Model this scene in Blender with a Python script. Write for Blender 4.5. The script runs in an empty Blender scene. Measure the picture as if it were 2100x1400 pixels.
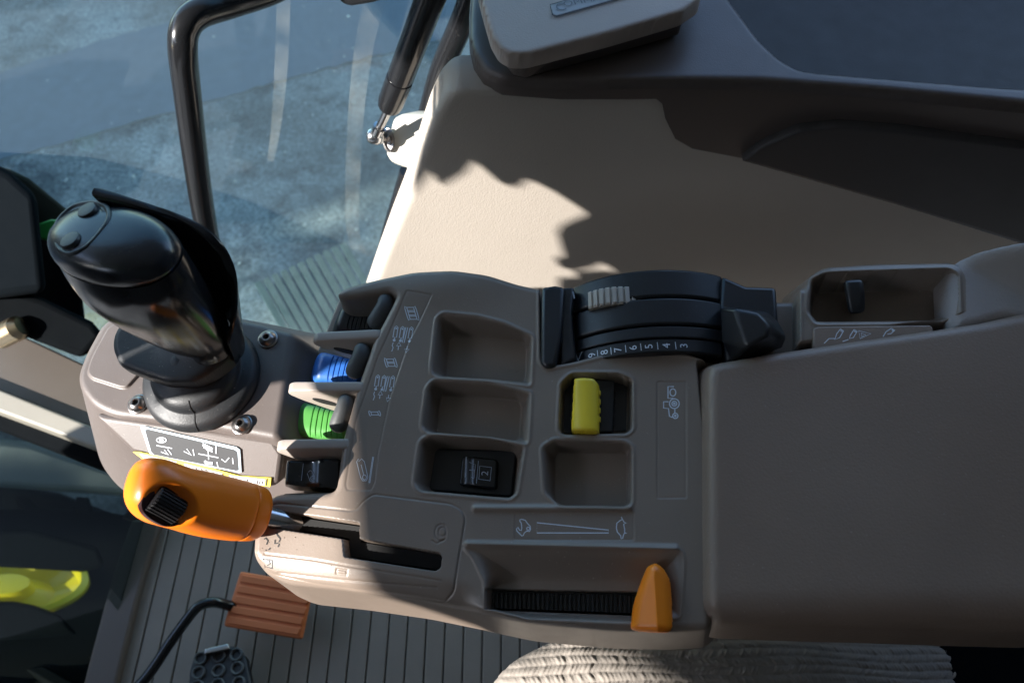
import bpy, bmesh, math, random
import numpy as np
from mathutils import Vector, Matrix
random.seed(7); rng = np.random.default_rng(7)
SC = bpy.context.scene
COL = SC.collection
# ------------------------------------------------------------------ camera, sky, sun, exposure
CAM = np.array((0.0, 0.0, 1.085)); FPX = 1500.0
cd = bpy.data.cameras.new('camera'); cam = bpy.data.objects.new('camera', cd); COL.objects.link(cam)
cam.location = CAM; cam.rotation_euler = (math.radians(30), 0, 0)
cd.sensor_width = 36; cd.lens = FPX / 2100 * 36; cd.clip_start = 0.02; cd.clip_end = 800
cd.dof.use_dof = True; cd.dof.focus_distance = 0.56; cd.dof.aperture_fstop = 8
SC.camera = cam
SUN = np.array((-0.77, -0.40, 0.50)); SUN /= np.linalg.norm(SUN)
w = bpy.data.worlds.new('World'); SC.world = w; w.use_nodes = True
nt = w.node_tree; bg = nt.nodes['Background']; sky = nt.nodes.new('ShaderNodeTexSky')
sky.sky_type = 'NISHITA'; sky.sun_disc = False
sky.sun_elevation = math.asin(SUN[2]); sky.sun_rotation = math.atan2(SUN[0], SUN[1])
sky.air_density = 0.9; sky.dust_density = 0.3; sky.ozone_density = 1.0
nt.links.new(sky.outputs[0], bg.inputs[0]); bg.inputs[1].default_value = 0.15
sl = bpy.data.lights.new('sun', 'SUN'); so = bpy.data.objects.new('sun', sl); COL.objects.link(so)
sl.energy = 3.4; sl.angle = math.radians(0.53); sl.color = (1.0, 0.955, 0.90)
so.rotation_euler = Vector(SUN).to_track_quat('Z', 'Y').to_euler(); so.location = (-3, -1, 3)
vs = SC.view_settings; vs.view_transform = 'Standard'; vs.look = 'None'; vs.gamma = 1; vs.use_curve_mapping = False
vs.exposure = 2.05
cy = SC.cycles; cy.max_bounces = 6; cy.diffuse_bounces = 3; cy.glossy_bounces = 3; cy.transparent_max_bounces = 8; cy.transmission_bounces = 4
SC.render.resolution_x = 1024; SC.render.resolution_y = 682

# ------------------------------------------------------------------ pixel rays and frames
FW = np.array((0, .5, -math.sqrt(.75))); UP = np.array((0, math.sqrt(.75), .5)); RT = np.array((1., 0, 0))
def ray(px, py): return FW + RT * ((px - 1050) / FPX) + UP * ((700 - py) / FPX)
def atz(px, py, z): d = ray(px, py); return CAM + d * ((z - CAM[2]) / d[2])
def aty(px, py, y): d = ray(px, py); return CAM + d * ((y - CAM[1]) / d[1])
def atx(px, py, x): d = ray(px, py); return CAM + d * ((x - CAM[0]) / d[0])
def att(px, py, t): return CAM + ray(px, py) * t
class Frame:
    def __init__(s, o, n, xdir=(1, 0, 0)):
        s.o = np.array(o, float); s.w = np.array(n, float); s.w /= np.linalg.norm(s.w)
        u = np.array(xdir, float); u -= s.w * (u @ s.w); s.u = u / np.linalg.norm(u); s.v = np.cross(s.w, s.u)
    def uv(s, px, py, h=0.0):
        d = ray(px, py); t = ((s.o - CAM) @ s.w + h) / (d @ s.w); p = CAM + d * t - s.o
        return np.array((p @ s.u, p @ s.v))
    def uvs(s, pts, h=0.0): return np.array([s.uv(a, b, h) for a, b in pts])
    def pt(s, px, py, h=0.0): a = s.uv(px, py, h); return s.W(a[0], a[1], h)
    def W(s, u, v, h): return s.o + s.u * u + s.v * v + s.w * h
    def Wa(s, a): a = np.asarray(a, float); return s.o + a[:, :1] * s.u + a[:, 1:2] * s.v + a[:, 2:3] * s.w

# ------------------------------------------------------------------ materials
MATS = {}
MATT = None
def mat(name, col, rough=.5, metal=0., grain=0., gscale=900., spec=.5, var=.06, dust=0., coat=0., trans=None, dots=0., rvar=.08):
    if name in MATS: return MATS[name]
    m = bpy.data.materials.new(name); m.use_nodes = True; t = m.node_tree; N = t.nodes; L = t.links
    b = N['Principled BSDF']; b.inputs['Roughness'].default_value = rough; b.inputs['Metallic'].default_value = metal
    b.inputs['Specular IOR Level'].default_value = spec; b.inputs['Coat Weight'].default_value = coat
    geo = N.new('ShaderNodeNewGeometry')
    n1 = N.new('ShaderNodeTexNoise'); n1.inputs['Scale'].default_value = 22; n1.inputs['Detail'].default_value = 5; L.new(geo.outputs['Position'], n1.inputs['Vector'])
    mix = N.new('ShaderNodeMix'); mix.data_type = 'RGBA'
    c = np.array(col[:3]); mix.inputs[6].default_value = (*np.clip(c * (1 - var), 0, 1), 1); mix.inputs[7].default_value = (*np.clip(c * (1 + var), 0, 1), 1)
    L.new(n1.outputs['Fac'], mix.inputs[0]); cur = mix.outputs[2]
    if dust > 0:
        v = N.new('ShaderNodeTexNoise'); v.inputs['Scale'].default_value = 420; v.inputs['Detail'].default_value = 2; L.new(geo.outputs['Position'], v.inputs['Vector'])
        r = N.new('ShaderNodeValToRGB'); r.color_ramp.elements[0].position = .70; r.color_ramp.elements[1].position = .78; L.new(v.outputs['Fac'], r.inputs[0])
        n2 = N.new('ShaderNodeTexNoise'); n2.inputs['Scale'].default_value = 14; L.new(geo.outputs['Position'], n2.inputs['Vector'])
        mu = N.new('ShaderNodeMath'); mu.operation = 'MULTIPLY'; L.new(r.outputs[0], mu.inputs[0]); L.new(n2.outputs['Fac'], mu.inputs[1])
        m3 = N.new('ShaderNodeMath'); m3.operation = 'MULTIPLY'; m3.inputs[1].default_value = dust; L.new(mu.outputs[0], m3.inputs[0])
        mx = N.new('ShaderNodeMix'); mx.data_type = 'RGBA'; mx.inputs[7].default_value = (.45, .42, .38, 1); L.new(m3.outputs[0], mx.inputs[0]); L.new(cur, mx.inputs[6]); cur = mx.outputs[2]
    L.new(cur, b.inputs['Base Color'])
    if rvar > 0:
        mr = N.new('ShaderNodeMapRange'); mr.inputs['To Min'].default_value = max(.02, rough - rvar); mr.inputs['To Max'].default_value = min(1, rough + rvar)
        n4 = N.new('ShaderNodeTexNoise'); n4.inputs['Scale'].default_value = 60; n4.inputs['Detail'].default_value = 6; L.new(geo.outputs['Position'], n4.inputs['Vector'])
        L.new(n4.outputs['Fac'], mr.inputs['Value']); L.new(mr.outputs[0], b.inputs['Roughness'])
    if grain > 0:
        g = N.new('ShaderNodeTexVoronoi'); g.inputs['Scale'].default_value = gscale; L.new(geo.outputs['Position'], g.inputs['Vector'])
        g2 = N.new('ShaderNodeTexNoise'); g2.inputs['Scale'].default_value = gscale * .6; g2.inputs['Detail'].default_value = 3; L.new(geo.outputs['Position'], g2.inputs['Vector'])
        ad = N.new('ShaderNodeMath'); L.new(g.outputs['Distance'], ad.inputs[0]); L.new(g2.outputs['Fac'], ad.inputs[1])
        bp = N.new('ShaderNodeBump'); bp.inputs['Strength'].default_value = grain; bp.inputs['Distance'].default_value = .00018
        L.new(ad.outputs[0], bp.inputs['Height']); L.new(bp.outputs[0], b.inputs['Normal'])
    MATS[name] = m; return m
BROWN = mat('brown_plastic', (.222, .174, .140), .36, grain=.28, gscale=1000, var=.09, dust=.6)
PODB = mat('taupe_plastic', (.128, .107, .098), .45, grain=.25, gscale=1100, var=.08, dust=.5)
LIDB = mat('armrest_vinyl', (.222, .158, .120), .44, grain=.7, gscale=560, var=.10, dust=.45)
CUSH = mat('cushion_cloth', (.30, .265, .25), .8, grain=1., gscale=420, var=.15)
TAN = mat('tan_plastic', (.33, .28, .245), .45, grain=.2, var=.05)
CREAM = mat('cream_panel', (.45, .40, .345), .6, grain=.8, gscale=600, var=.03)
CREAMG = mat('cream_enamel', (.52, .49, .43), .38, var=.03)
DKB = mat('dark_brown_plastic', (.098, .076, .067), .42, grain=.3, gscale=800, var=.05)
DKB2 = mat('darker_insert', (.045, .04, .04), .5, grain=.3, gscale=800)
GREYL = mat('grey_lid', (.42, .345, .30), .5, grain=.5, gscale=700)
BLACK = mat('black_plastic', (.017, .018, .021), .34, grain=.15, var=.1, dust=.15)
GLOSS = mat('gloss_black', (.011, .0115, .013), .19, var=.1, dust=.14, coat=.0, rvar=.05)
RUB = mat('black_rubber', (.016, .0175, .02), .5, grain=.35, gscale=700, var=.1, dust=.5)
RUBG = mat('grey_rubber', (.075, .078, .08), .55, grain=.3, var=.08, dust=.3)
ORANGE = mat('orange_plastic', (.95, .215, .009), .33, grain=.10, var=.07, dust=.10)
ORANGE2 = mat('orange_knob', (.95, .235, .009), .36, grain=.10, var=.07, dust=.10)
BLUE = mat('blue_plastic', (.025, .125, .44), .42, var=.05)
GREEN = mat('green_plastic', (.085, .31, .065), .42, var=.05)
YELLOW = mat('yellow_plastic', (.78, .56, .03), .38, var=.05, dust=.2)
CHROME = mat('dull_chrome', (.55, .55, .56), .22, metal=1., var=.1, rvar=.1)
DKMET = mat('dark_steel', (.36, .34, .33), .30, metal=1., var=.15, rvar=.1)
PRINT = mat('white_print', (.62, .66, .72), .5, var=.02, rvar=0)
PRINTD = mat('faded_print', (.28, .31, .36), .5, var=.1, rvar=0)
INK = mat('black_ink', (.012, .012, .013), .5, rvar=0)
DECAL = mat('decal_black', (.022, .024, .028), .6, var=.05, rvar=.03)
SILV = mat('decal_border', (.60, .72, .80), .35, var=.03)
STICKW = mat('sticker_white', (.80, .79, .75), .45, var=.03)
STICKY = mat('sticker_yellow', (.82, .66, .06), .45, var=.04)
VOID = mat('slot_black', (.004, .004, .004), .8, rvar=0)
FLOORM = mat('floor_rubber', (.225, .18, .145), .62, grain=.5, gscale=500, var=.14, dust=.5)
PEDAL = mat('orange_rubber', (.66, .18, .055), .6, grain=.3, var=.12, dust=.5)
TRIMB = mat('brown_trim', (.10, .07, .055), .5, var=.1)
HOODG = mat('green_paint', (.02, .13, .035), .35, coat=.4, var=.05)
RIMY = mat('yellow_paint', (.80, .62, .02), .35, coat=.4, var=.05)
TYRE = mat('tyre_rubber', (.005, .0055, .006), .8, spec=.08, var=.2)
LEAF = mat('leaf', (.07, .13, .03), .5, var=.25)
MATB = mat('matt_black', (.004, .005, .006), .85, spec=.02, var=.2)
BARK = mat('bark', (.10, .08, .06), .8, var=.2)

# ------------------------------------------------------------------ object helpers
def props(o, label=None, cat=None, group=None, kind=None):
    if label: o['label'] = label
    if cat: o['category'] = cat
    if group: o['group'] = group
    if kind: o['kind'] = kind
    return o
def thing(name, loc, label, cat, group=None):
    o = bpy.data.objects.new(name, None); o.empty_display_size = .02; COL.objects.link(o); o.location = tuple(loc)
    return props(o, label, cat, group)
def origin_of(o):
    v = Vector((0, 0, 0))
    while o: v += Vector(o.location); o = o.parent
    return np.array(v)
def mk(name, V, F, m, parent=None, smooth=40, bevel=0, seg=3, label=None, base=None, sub=0):
    V = np.asarray(V, float)
    po = origin_of(parent) if parent else np.zeros(3)
    me = bpy.data.meshes.new(name)
    loc = np.zeros(3)
    if base is not None: loc = np.array(base) - po
    me.from_pydata((V - po - loc).tolist(), [], [list(map(int, f)) for f in F]); me.validate(); me.update()
    me.materials.append(m)
    bm = bmesh.new(); bm.from_mesh(me); bmesh.ops.recalc_face_normals(bm, faces=bm.faces); bm.to_mesh(me); bm.free()
    if smooth:
        me.shade_smooth()
        if smooth < 180: me.set_sharp_from_angle(angle=math.radians(smooth))
    o = bpy.data.objects.new(name, me); COL.objects.link(o); o.location = tuple(loc)
    if parent: o.parent = parent
    if bevel:
        b = o.modifiers.new('bevel', 'BEVEL'); b.width = bevel; b.segments = seg; b.limit_method = 'ANGLE'; b.angle_limit = math.radians(30); b.harden_normals = False
    if sub:
        s = o.modifiers.new('sub', 'SUBSURF'); s.levels = sub; s.render_levels = sub
    if label: o['label'] = label
    return o
def crom(P, n=8, closed=False):
    P = np.asarray(P, float); out = []; N = len(P)
    for i in range(N if closed else N - 1):
        p0 = P[(i - 1) % N] if closed or i > 0 else 2 * P[0] - P[1]
        p1 = P[i]; p2 = P[(i + 1) % N]
        p3 = P[(i + 2) % N] if closed or i + 2 < N else 2 * P[-1] - P[-2]
        for k in range(n):
            t = k / n
            out.append(.5 * (2 * p1 + (p2 - p0) * t + (2 * p0 - 5 * p1 + 4 * p2 - p3) * t * t + (3 * p1 - p0 - 3 * p2 + p3) * t ** 3))
    if not closed: out.append(P[-1])
    return np.array(out)
def loft(rings, caps=True, closed=True):
    n = len(rings[0]); V = np.concatenate(rings); F = []
    for i in range(len(rings) - 1):
        for j in range(n if closed else n - 1):
            a = i * n + j; b = i * n + (j + 1) % n; F.append((a, b, b + n, a + n))
    if caps: F.append(tuple(range(n - 1, -1, -1))); F.append(tuple(range((len(rings) - 1) * n, len(rings) * n)))
    return V, F
def ell(c, a, b, n=40, e=2.0):
    th = np.linspace(0, 2 * math.pi, n, endpoint=False); cs, sn = np.cos(th), np.sin(th)
    x = np.sign(cs) * np.abs(cs) ** (2 / e); y = np.sign(sn) * np.abs(sn) ** (2 / e)
    return np.array(c) + x[:, None] * np.array(a) + y[:, None] * np.array(b)
def tube(path, rad, n=16, caps=True, flat=1.0, ref=(0, 0, 1)):
    P = np.asarray(path, float); r = np.broadcast_to(np.asarray(rad, float), (len(P),)); rings = []
    T = np.gradient(P, axis=0); T /= np.linalg.norm(T, axis=1)[:, None]
    x = np.cross(T[0], ref)
    if np.linalg.norm(x) < 1e-3: x = np.cross(T[0], (1, 0, 0))
    for i in range(len(P)):
        x = x - T[i] * (x @ T[i]); x /= np.linalg.norm(x); y = np.cross(T[i], x)
        rings.append(ell(P[i], x * r[i], y * r[i] * flat, n))
    return loft(rings, caps)
def roundp(P, r=.003, n=5):
    P = np.asarray(P, float); N = len(P); out = []
    for i in range(N):
        a, b, c = P[i - 1], P[i], P[(i + 1) % N]; u = a - b; v = c - b; lu = np.linalg.norm(u); lv = np.linalg.norm(v); u = u / lu; v = v / lv
        d = min(r, lu * .45, lv * .45); p, q = b + u * d, b + v * d
        for k in range(n + 1):
            t = k / n; out.append((1 - t) ** 2 * p + 2 * t * (1 - t) * b + t * t * q)
    return np.array(out)
def sdf(poly, U, V, margin=None):
    poly = np.asarray(poly); shp = U.shape; u = U.ravel(); v = V.ravel()
    if margin is not None:
        lo = poly.min(0) - margin; hi = poly.max(0) + margin
        sel = np.nonzero((u > lo[0]) & (u < hi[0]) & (v > lo[1]) & (v < hi[1]))[0]
        out = np.full(u.shape, margin); out[sel] = sdf(poly, u[sel], v[sel]); return out.reshape(shp)
    d = np.full(u.shape, 1e9); ins = np.zeros(u.shape, bool); N = len(poly)
    for i in range(N):
        a = poly[i]; b = poly[(i + 1) % N]; e = b - a; ee = e @ e
        if ee < 1e-16: continue
        wu = u - a[0]; wv = v - a[1]; t = np.clip((wu * e[0] + wv * e[1]) / ee, 0, 1)
        d = np.minimum(d, (wu - e[0] * t) ** 2 + (wv - e[1] * t) ** 2)
        c = (a[1] > v) != (b[1] > v)
        if e[1] != 0: ins ^= c & (u < e[0] * (v - a[1]) / e[1] + a[0])
    d = np.sqrt(d); d[ins] *= -1; return d.reshape(shp)
def pld(P, U, V):
    d = np.full(U.shape, 1e9)
    for a, b in zip(P[:-1], P[1:]):
        e = b - a; t = np.clip(((U - a[0]) * e[0] + (V - a[1]) * e[1]) / max(e @ e, 1e-12), 0, 1)
        d = np.minimum(d, np.hypot(U - a[0] - e[0] * t, V - a[1] - e[1] * t))
    return d
def sm(x): x = np.clip(x, 0, 1); return x * x * (3 - 2 * x)
def edgeh(sd, r, slope):
    x = np.clip(sd + r, 0, None); k = np.minimum(x, r * .985)
    return -(r - np.sqrt(r * r - k * k)) - np.clip(x - r * .985, 0, None) * slope
def hf(name, fr, poly, hfun, res, m, parent=None, clamp=0., skirt=None, label=None, base=None):
    """height field over an outline in the frame; vertices past the clamp contour are pulled onto it"""
    poly = np.asarray(poly); lo = poly.min(0) - clamp - 3 * res; hi = poly.max(0) + clamp + 3 * res
    U, V = np.meshgrid(np.arange(lo[0], hi[0], res), np.arange(lo[1], hi[1], res))
    sd = sdf(poly, U, V)
    gv, gu = np.gradient(sd, res); g = np.hypot(gu, gv) + 1e-9; over = np.clip(sd - clamp, 0, None)
    keep = sd < clamp + 1.6 * res
    U = U - over * gu / g; V = V - over * gv / g; sd2 = np.minimum(sd, clamp)
    H = hfun(U, V, sd2)
    if skirt is not None: H = np.where(over > 0, skirt, H)
    q = keep[:-1, :-1] & keep[1:, :-1] & keep[:-1, 1:] & keep[1:, 1:] & ((sd[:-1, :-1] <= clamp) | (sd[1:, :-1] <= clamp) | (sd[:-1, 1:] <= clamp) | (sd[1:, 1:] <= clamp))
    nr, nc = U.shape; idx = np.arange(nr * nc).reshape(nr, nc); qs = np.nonzero(q.ravel())[0]
    qi = np.nonzero(q); a = idx[:-1, :-1][qi]; b = idx[:-1, 1:][qi]; c = idx[1:, 1:][qi]; d = idx[1:, :-1][qi]
    F = np.stack([a, b, c, d], 1); used = np.unique(F); mp = np.full(nr * nc, -1); mp[used] = np.arange(len(used)); F = mp[F]
    L = np.stack([U.ravel()[used], V.ravel()[used], H.ravel()[used]], 1); W = fr.Wa(L)
    po = origin_of(parent) if parent else np.zeros(3); loc = np.zeros(3)
    if base is not None: loc = np.array(base) - po
    me = bpy.data.meshes.new(name); me.vertices.add(len(W)); me.vertices.foreach_set('co', (W - po - loc).astype(np.float32).ravel())
    nf = len(F); me.loops.add(nf * 4); me.loops.foreach_set('vertex_index', F.astype(np.int32).ravel())
    me.polygons.add(nf); me.polygons.foreach_set('loop_start', np.arange(0, nf * 4, 4, dtype=np.int32))
    me.update(calc_edges=True); me.validate(); me.shade_smooth(); me.materials.append(m)
    o = bpy.data.objects.new(name, me); COL.objects.link(o); o.location = tuple(loc)
    if parent: o.parent = parent
    if label: o['label'] = label
    return o
def dome(name, fr, px, w0, H, R, m, parent=None, w=None, depth=.01, rc=.003, res=.0006, crown=0., label=None, base=None, extra=None):
    """knob/pad: outline traced at level w, rounded edge radius R, standing H over w0"""
    P = roundp(fr.uvs(px, w0 + H if w is None else w), rc)
    def f(U, V, sd):
        h = w0 + H + edgeh(sd, R, 0)
        if crown: h = h + crown * (1 - np.exp(np.minimum(sd, 0) / .008))
        if extra: h = h + extra(U, V, sd)
        return h
    return hf(name, fr, P, f, res, m, parent, 0, w0 - depth, label, base)
def prism(name, fr, P, w0, w1, m, parent=None, bevel=.001, seg=3, label=None, base=None, px=True, lvl=None, rc=0, smooth=40):
    if px: P = fr.uvs(P, w1 if lvl is None else lvl)
    P = np.asarray(P)
    if rc: P = roundp(P, rc)
    n = len(P); A = fr.Wa(np.c_[P, np.full(n, w0)]); B = fr.Wa(np.c_[P, np.full(n, w1)])
    V, F = loft([A, B]); return mk(name, V, F, m, parent, smooth, bevel, seg, label, base)
def hull(name, pts, m, parent=None, bevel=.001, seg=3, base=None, smooth=40, label=None):
    bm = bmesh.new()
    for p in pts: bm.verts.new(tuple(p))
    r = bmesh.ops.convex_hull(bm, input=bm.verts)
    bmesh.ops.delete(bm, geom=[v for v in bm.verts if not v.link_faces], context='VERTS')
    bmesh.ops.dissolve_limit(bm, angle_limit=.05, verts=bm.verts, edges=bm.edges)
    bm.verts.index_update(); V = np.array([v.co for v in bm.verts]); F = [[v.index for v in f.verts] for f in bm.faces]; bm.free()
    return mk(name, V, F, m, parent, smooth, bevel, seg, label, base)
def ribbons(name, fr, lines, width, h, m, parent, px=True, surf=None, label=None):
    """printed strokes: flat ribbons lying on a surface; lines in photograph pixels, h above the frame (or surf(u,v))"""
    V = []; F = []
    for ln in lines:
        cl = len(ln) > 2 and np.allclose(ln[0], ln[-1]); P = fr.uvs(ln, h if surf is None else h) if px else np.asarray(ln, float)
        T = np.gradient(P, axis=0)
        if cl: T[0] = T[-1] = P[1] - P[-2]
        T /= np.linalg.norm(T, axis=1)[:, None] + 1e-12; Nn = np.c_[-T[:, 1], T[:, 0]] * width / 2
        k = len(V)
        for p, q in zip(P, Nn):
            for s in (1, -1):
                x = p + q * s; V.append((x[0], x[1]))
        F += [(k + 2 * i, k + 2 * i + 1, k + 2 * i + 3, k + 2 * i + 2) for i in range(len(P) - 1)]
    V = np.array(V); hh = np.full(len(V), h) if surf is None else surf(V[:, 0], V[:, 1])
    return mk(name, fr.Wa(np.c_[V, hh]), F, m, parent, smooth=0, label=label)
def text_geo(s):
    cu = bpy.data.curves.new('t', 'FONT'); cu.body = s; cu.align_x = 'CENTER'; cu.align_y = 'CENTER'; cu.resolution_u = 3
    o = bpy.data.objects.new('t', cu); COL.objects.link(o); dg = bpy.context.evaluated_depsgraph_get(); dg.update()
    me = bpy.data.meshes.new_from_object(o.evaluated_get(dg)); V = np.array([v.co[:2] for v in me.vertices]); F = [list(p.vertices) for p in me.polygons]
    bpy.data.objects.remove(o); bpy.data.curves.remove(cu); bpy.data.meshes.remove(me); return V, F
def text(name, fr, s, px, py, size, ang, h, m, parent, surf=None, sx=1.):
    V, F = text_geo(s); a = math.radians(ang); V = V * size; V[:, 0] *= sx
    c = fr.uv(px, py, h); R = np.array(((math.cos(a), -math.sin(a)), (math.sin(a), math.cos(a)))); V = V @ R.T + c
    W = np.array([fr.W(p[0], p[1], h if surf is None else surf(p[0], p[1])) for p in V]); return mk(name, W, F, m, parent, smooth=0)
def circ(cx, cy, rx, ry=None, n=14, a0=0, a1=360):
    ry = rx if ry is None else ry
    return [(cx + rx * math.cos(math.radians(a0 + (a1 - a0) * i / n)), cy + ry * math.sin(math.radians(a0 + (a1 - a0) * i / n))) for i in range(n + 1)]
def box(name, c, s, m, parent=None, bevel=.003, base=None, label=None):
    V = [np.array(c) + np.array(s) / 2 * (x, y, z) for x in (-1, 1) for y in (-1, 1) for z in (-1, 1)]
    return hull(name, V, m, parent, bevel, base=base, label=label)

# ================================================================== SETTING: ground, floor, roof
KF = Frame(att(1050, 700, .56), (-math.sin(math.radians(8)), -math.sin(math.radians(8)), .98))     # console deck
ZP = .556
PF = Frame(atz(415, 800, ZP), (-.05, -.06, 1))                                                       # joystick pod deck
def ground_mat():
    m = bpy.data.materials.new('asphalt'); m.use_nodes = True; t = m.node_tree; N = t.nodes; L = t.links; b = N['Principled BSDF']; b.inputs['Roughness'].default_value = .85
    g = N.new('ShaderNodeNewGeometry'); P = g.outputs['Position']
    def noise(s, d=4, r=.55): n = N.new('ShaderNodeTexNoise'); n.inputs['Scale'].default_value = s; n.inputs['Detail'].default_value = d; n.inputs['Roughness'].default_value = r; L.new(P, n.inputs['Vector']); return n.outputs['Fac']
    def ramp(f, a, b_, c0, c1): r = N.new('ShaderNodeValToRGB'); r.color_ramp.elements[0].position = a; r.color_ramp.elements[1].position = b_; r.color_ramp.elements[0].color = (*c0, 1); r.color_ramp.elements[1].color = (*c1, 1); L.new(f, r.inputs[0]); return r.outputs[0]
    def mixc(f, a, b_, typ='MIX'): x = N.new('ShaderNodeMix'); x.data_type = 'RGBA'; x.blend_type = typ; L.new(f, x.inputs[0]) if not isinstance(f, float) else setattr(x.inputs[0], 'default_value', f); L.new(a, x.inputs[6]); L.new(b_, x.inputs[7]); return x.outputs[2]
    base = ramp(noise(2.2, 7, .65), .36, .66, (.080, .081, .078), (.25, .245, .225))
    fine = ramp(noise(60, 5, .7), .35, .65, (.42, .42, .42), (1.4, 1.4, 1.4))
    c = mixc(1.0, base, fine, 'MULTIPLY')
    wet = ramp(noise(7, 6, .7), .52, .64, (1, 1, 1), (.45, .47, .5))
    c = mixc(1.0, c, wet, 'MULTIPLY')
    v = N.new('ShaderNodeTexVoronoi'); v.inputs['Scale'].default_value = 14; L.new(P, v.inputs['Vector'])
    sp = ramp(v.outputs['Distance'], .05, .085, (1, 1, 1), (0, 0, 0))
    wn = ramp(noise(5, 2), .5, .6, (0, 0, 0), (1, 1, 1)); f2 = N.new('ShaderNodeMath'); f2.operation = 'MULTIPLY'; L.new(sp, f2.inputs[0]); L.new(wn, f2.inputs[1])
    lt = N.new('ShaderNodeRGB'); lt.outputs[0].default_value = (.45, .42, .36, 1)
    c = mixc(f2.outputs[0], c, lt.outputs[0]); L.new(c, b.inputs['Base Color'])
    bp = N.new('ShaderNodeBump'); bp.inputs['Strength'].default_value = .5; bp.inputs['Distance'].default_value = .006; L.new(noise(90, 4), bp.inputs['Height']); L.new(bp.outputs[0], b.inputs['Normal'])
    return m
GM = ground_mat(); ZG = -1.35
GF = Frame((0, 0, ZG), (0, 0, 1))
props(mk('ground', [(-60, -60, ZG), (60, -60, ZG), (60, 60, ZG), (-60, 60, ZG)], [(0, 1, 2, 3)], GM, smooth=0), kind='structure')
# smoother lane strip between two rough verges, 8 mm proud of them
def gz(px, py): return atz(px, py, ZG)
LANE = mat('lane_asphalt', (.098, .108, .122), .8, grain=.6, gscale=120, var=.22, dust=.5)
e0 = [gz(-500, 520), gz(0, 330), gz(390, 215), gz(900, 135), gz(1500, 40)]; e1 = [gz(-500, 265), gz(0, 152), gz(380, 75), gz(620, -5), gz(1100, -150)]
e0 = [gz(-300, 418), gz(0, 330), gz(420, 212), gz(640, 150), gz(900, 85), gz(1300, -20)]
e1 = [gz(-300, 235), gz(0, 152), gz(350, 45), gz(600, -30), gz(900, -120), gz(1300, -250)]
A = crom(e0, 14); B = crom(e1, 14)
A[:, 1] += rng.normal(0, .006, len(A)); B[:, 1] += rng.normal(0, .01, len(B)); A[:, 2] = B[:, 2] = ZG + .008
V = np.concatenate([A, B, A - (0, 0, .03), B - (0, 0, .03)]); n = len(A)
F = [(i, i + 1, n + i + 1, n + i) for i in range(n - 1)] + [(2 * n + i, 2 * n + i + 1, i + 1, i) for i in range(n - 1)] + [(n + i, n + i + 1, 3 * n + i + 1, 3 * n + i) for i in range(n - 1)]
props(mk('road_lane', V, F, LANE, smooth=0), kind='structure')
# small pale stones and dry leaves lying about on the ground
STONE = mat('pale_stone', (.45, .42, .36), .8, var=.3)
V = []; F = []
for i in range(260):
    x, y = rng.uniform(-2.6, .6), rng.uniform(.8, 4.2); r = rng.uniform(.003, .0075) * (1.6 if rng.random() < .06 else 1)
    k = len(V); c = np.array((x, y, ZG + r * .3 + .008))
    for d in ((1, 0, 0), (-.8, .5, 0), (-.3, -1, 0), (.2, .9, .1), (0, 0, .8), (0, 0, -.8)): V.append(c + np.array(d) * r * rng.uniform(.7, 1.2))
    F += [(k, k + 3, k + 4), (k + 3, k + 1, k + 4), (k + 1, k + 2, k + 4), (k + 2, k, k + 4)]
props(mk('gravel', V, F, STONE, smooth=0), 'scattered pale grit and pebbles on the grey asphalt outside', 'gravel', kind='stuff')

# shade block and tree added up-sun, outside the picture: they keep the yard beside the tractor in open shade
SH = thing('yard_shade_block', (-12.5, 1.2, ZG), 'grey farm shed standing ahead of the tractor towards the sun', 'building')
SHM = mat('shade_block_grey', (.16, .15, .14), .8, var=.3)
V = [(x, y, z) for x in (-12.0, -16.0) for y in (-3.75, 7.0) for z in (ZG, 6.5)]; hull('shade_block_body', V, SHM, SH, 0)
hull('shade_block_ridge', [(x, y, z) for y in (-3.80, 7.2) for x, z in ((-11.8, 6.51), (-16.2, 6.51), (-14.0, 7.5))], mat('shade_block_dark', (.12, .11, .11), .7), SH, 0)
TR = thing('added_shade_tree', (-11.4, -4.2, ZG), 'leafy tree beside the grey farm shed towards the sun', 'tree')  # unseen tree added to break up the edge of the yard's shade
mk('trunk', *tube(crom([(-11.4, -4.2, ZG), (-11.35, -4.15, 1.5), (-11.45, -4.25, 4.2), (-11.4, -4.2, 5.6)], 6), np.linspace(.16, .05, 19), 10), BARK, TR)
V = []; F = []
for k in range(420):
    c = rng.normal(0, 1, 3); c /= np.linalg.norm(c); c = np.array((-11.4, -4.2, 5.5)) + c * np.array((.75, .80, .62)) * rng.uniform(.3, 1.) ** .5; s = rng.uniform(.05, .13); a = rng.normal(0, 1, 3); a /= np.linalg.norm(a); b = np.cross(a, rng.normal(0, 1, 3)); b /= np.linalg.norm(b)
    q = len(V); V += [c - a * s, c + b * s * .5, c + a * s, c - b * s * .5]; F.append((q, q + 1, q + 2, q + 3))
cw = mk('crown', V, F, LEAF, TR, 0); cw['kind'] = 'stuff'
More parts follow.
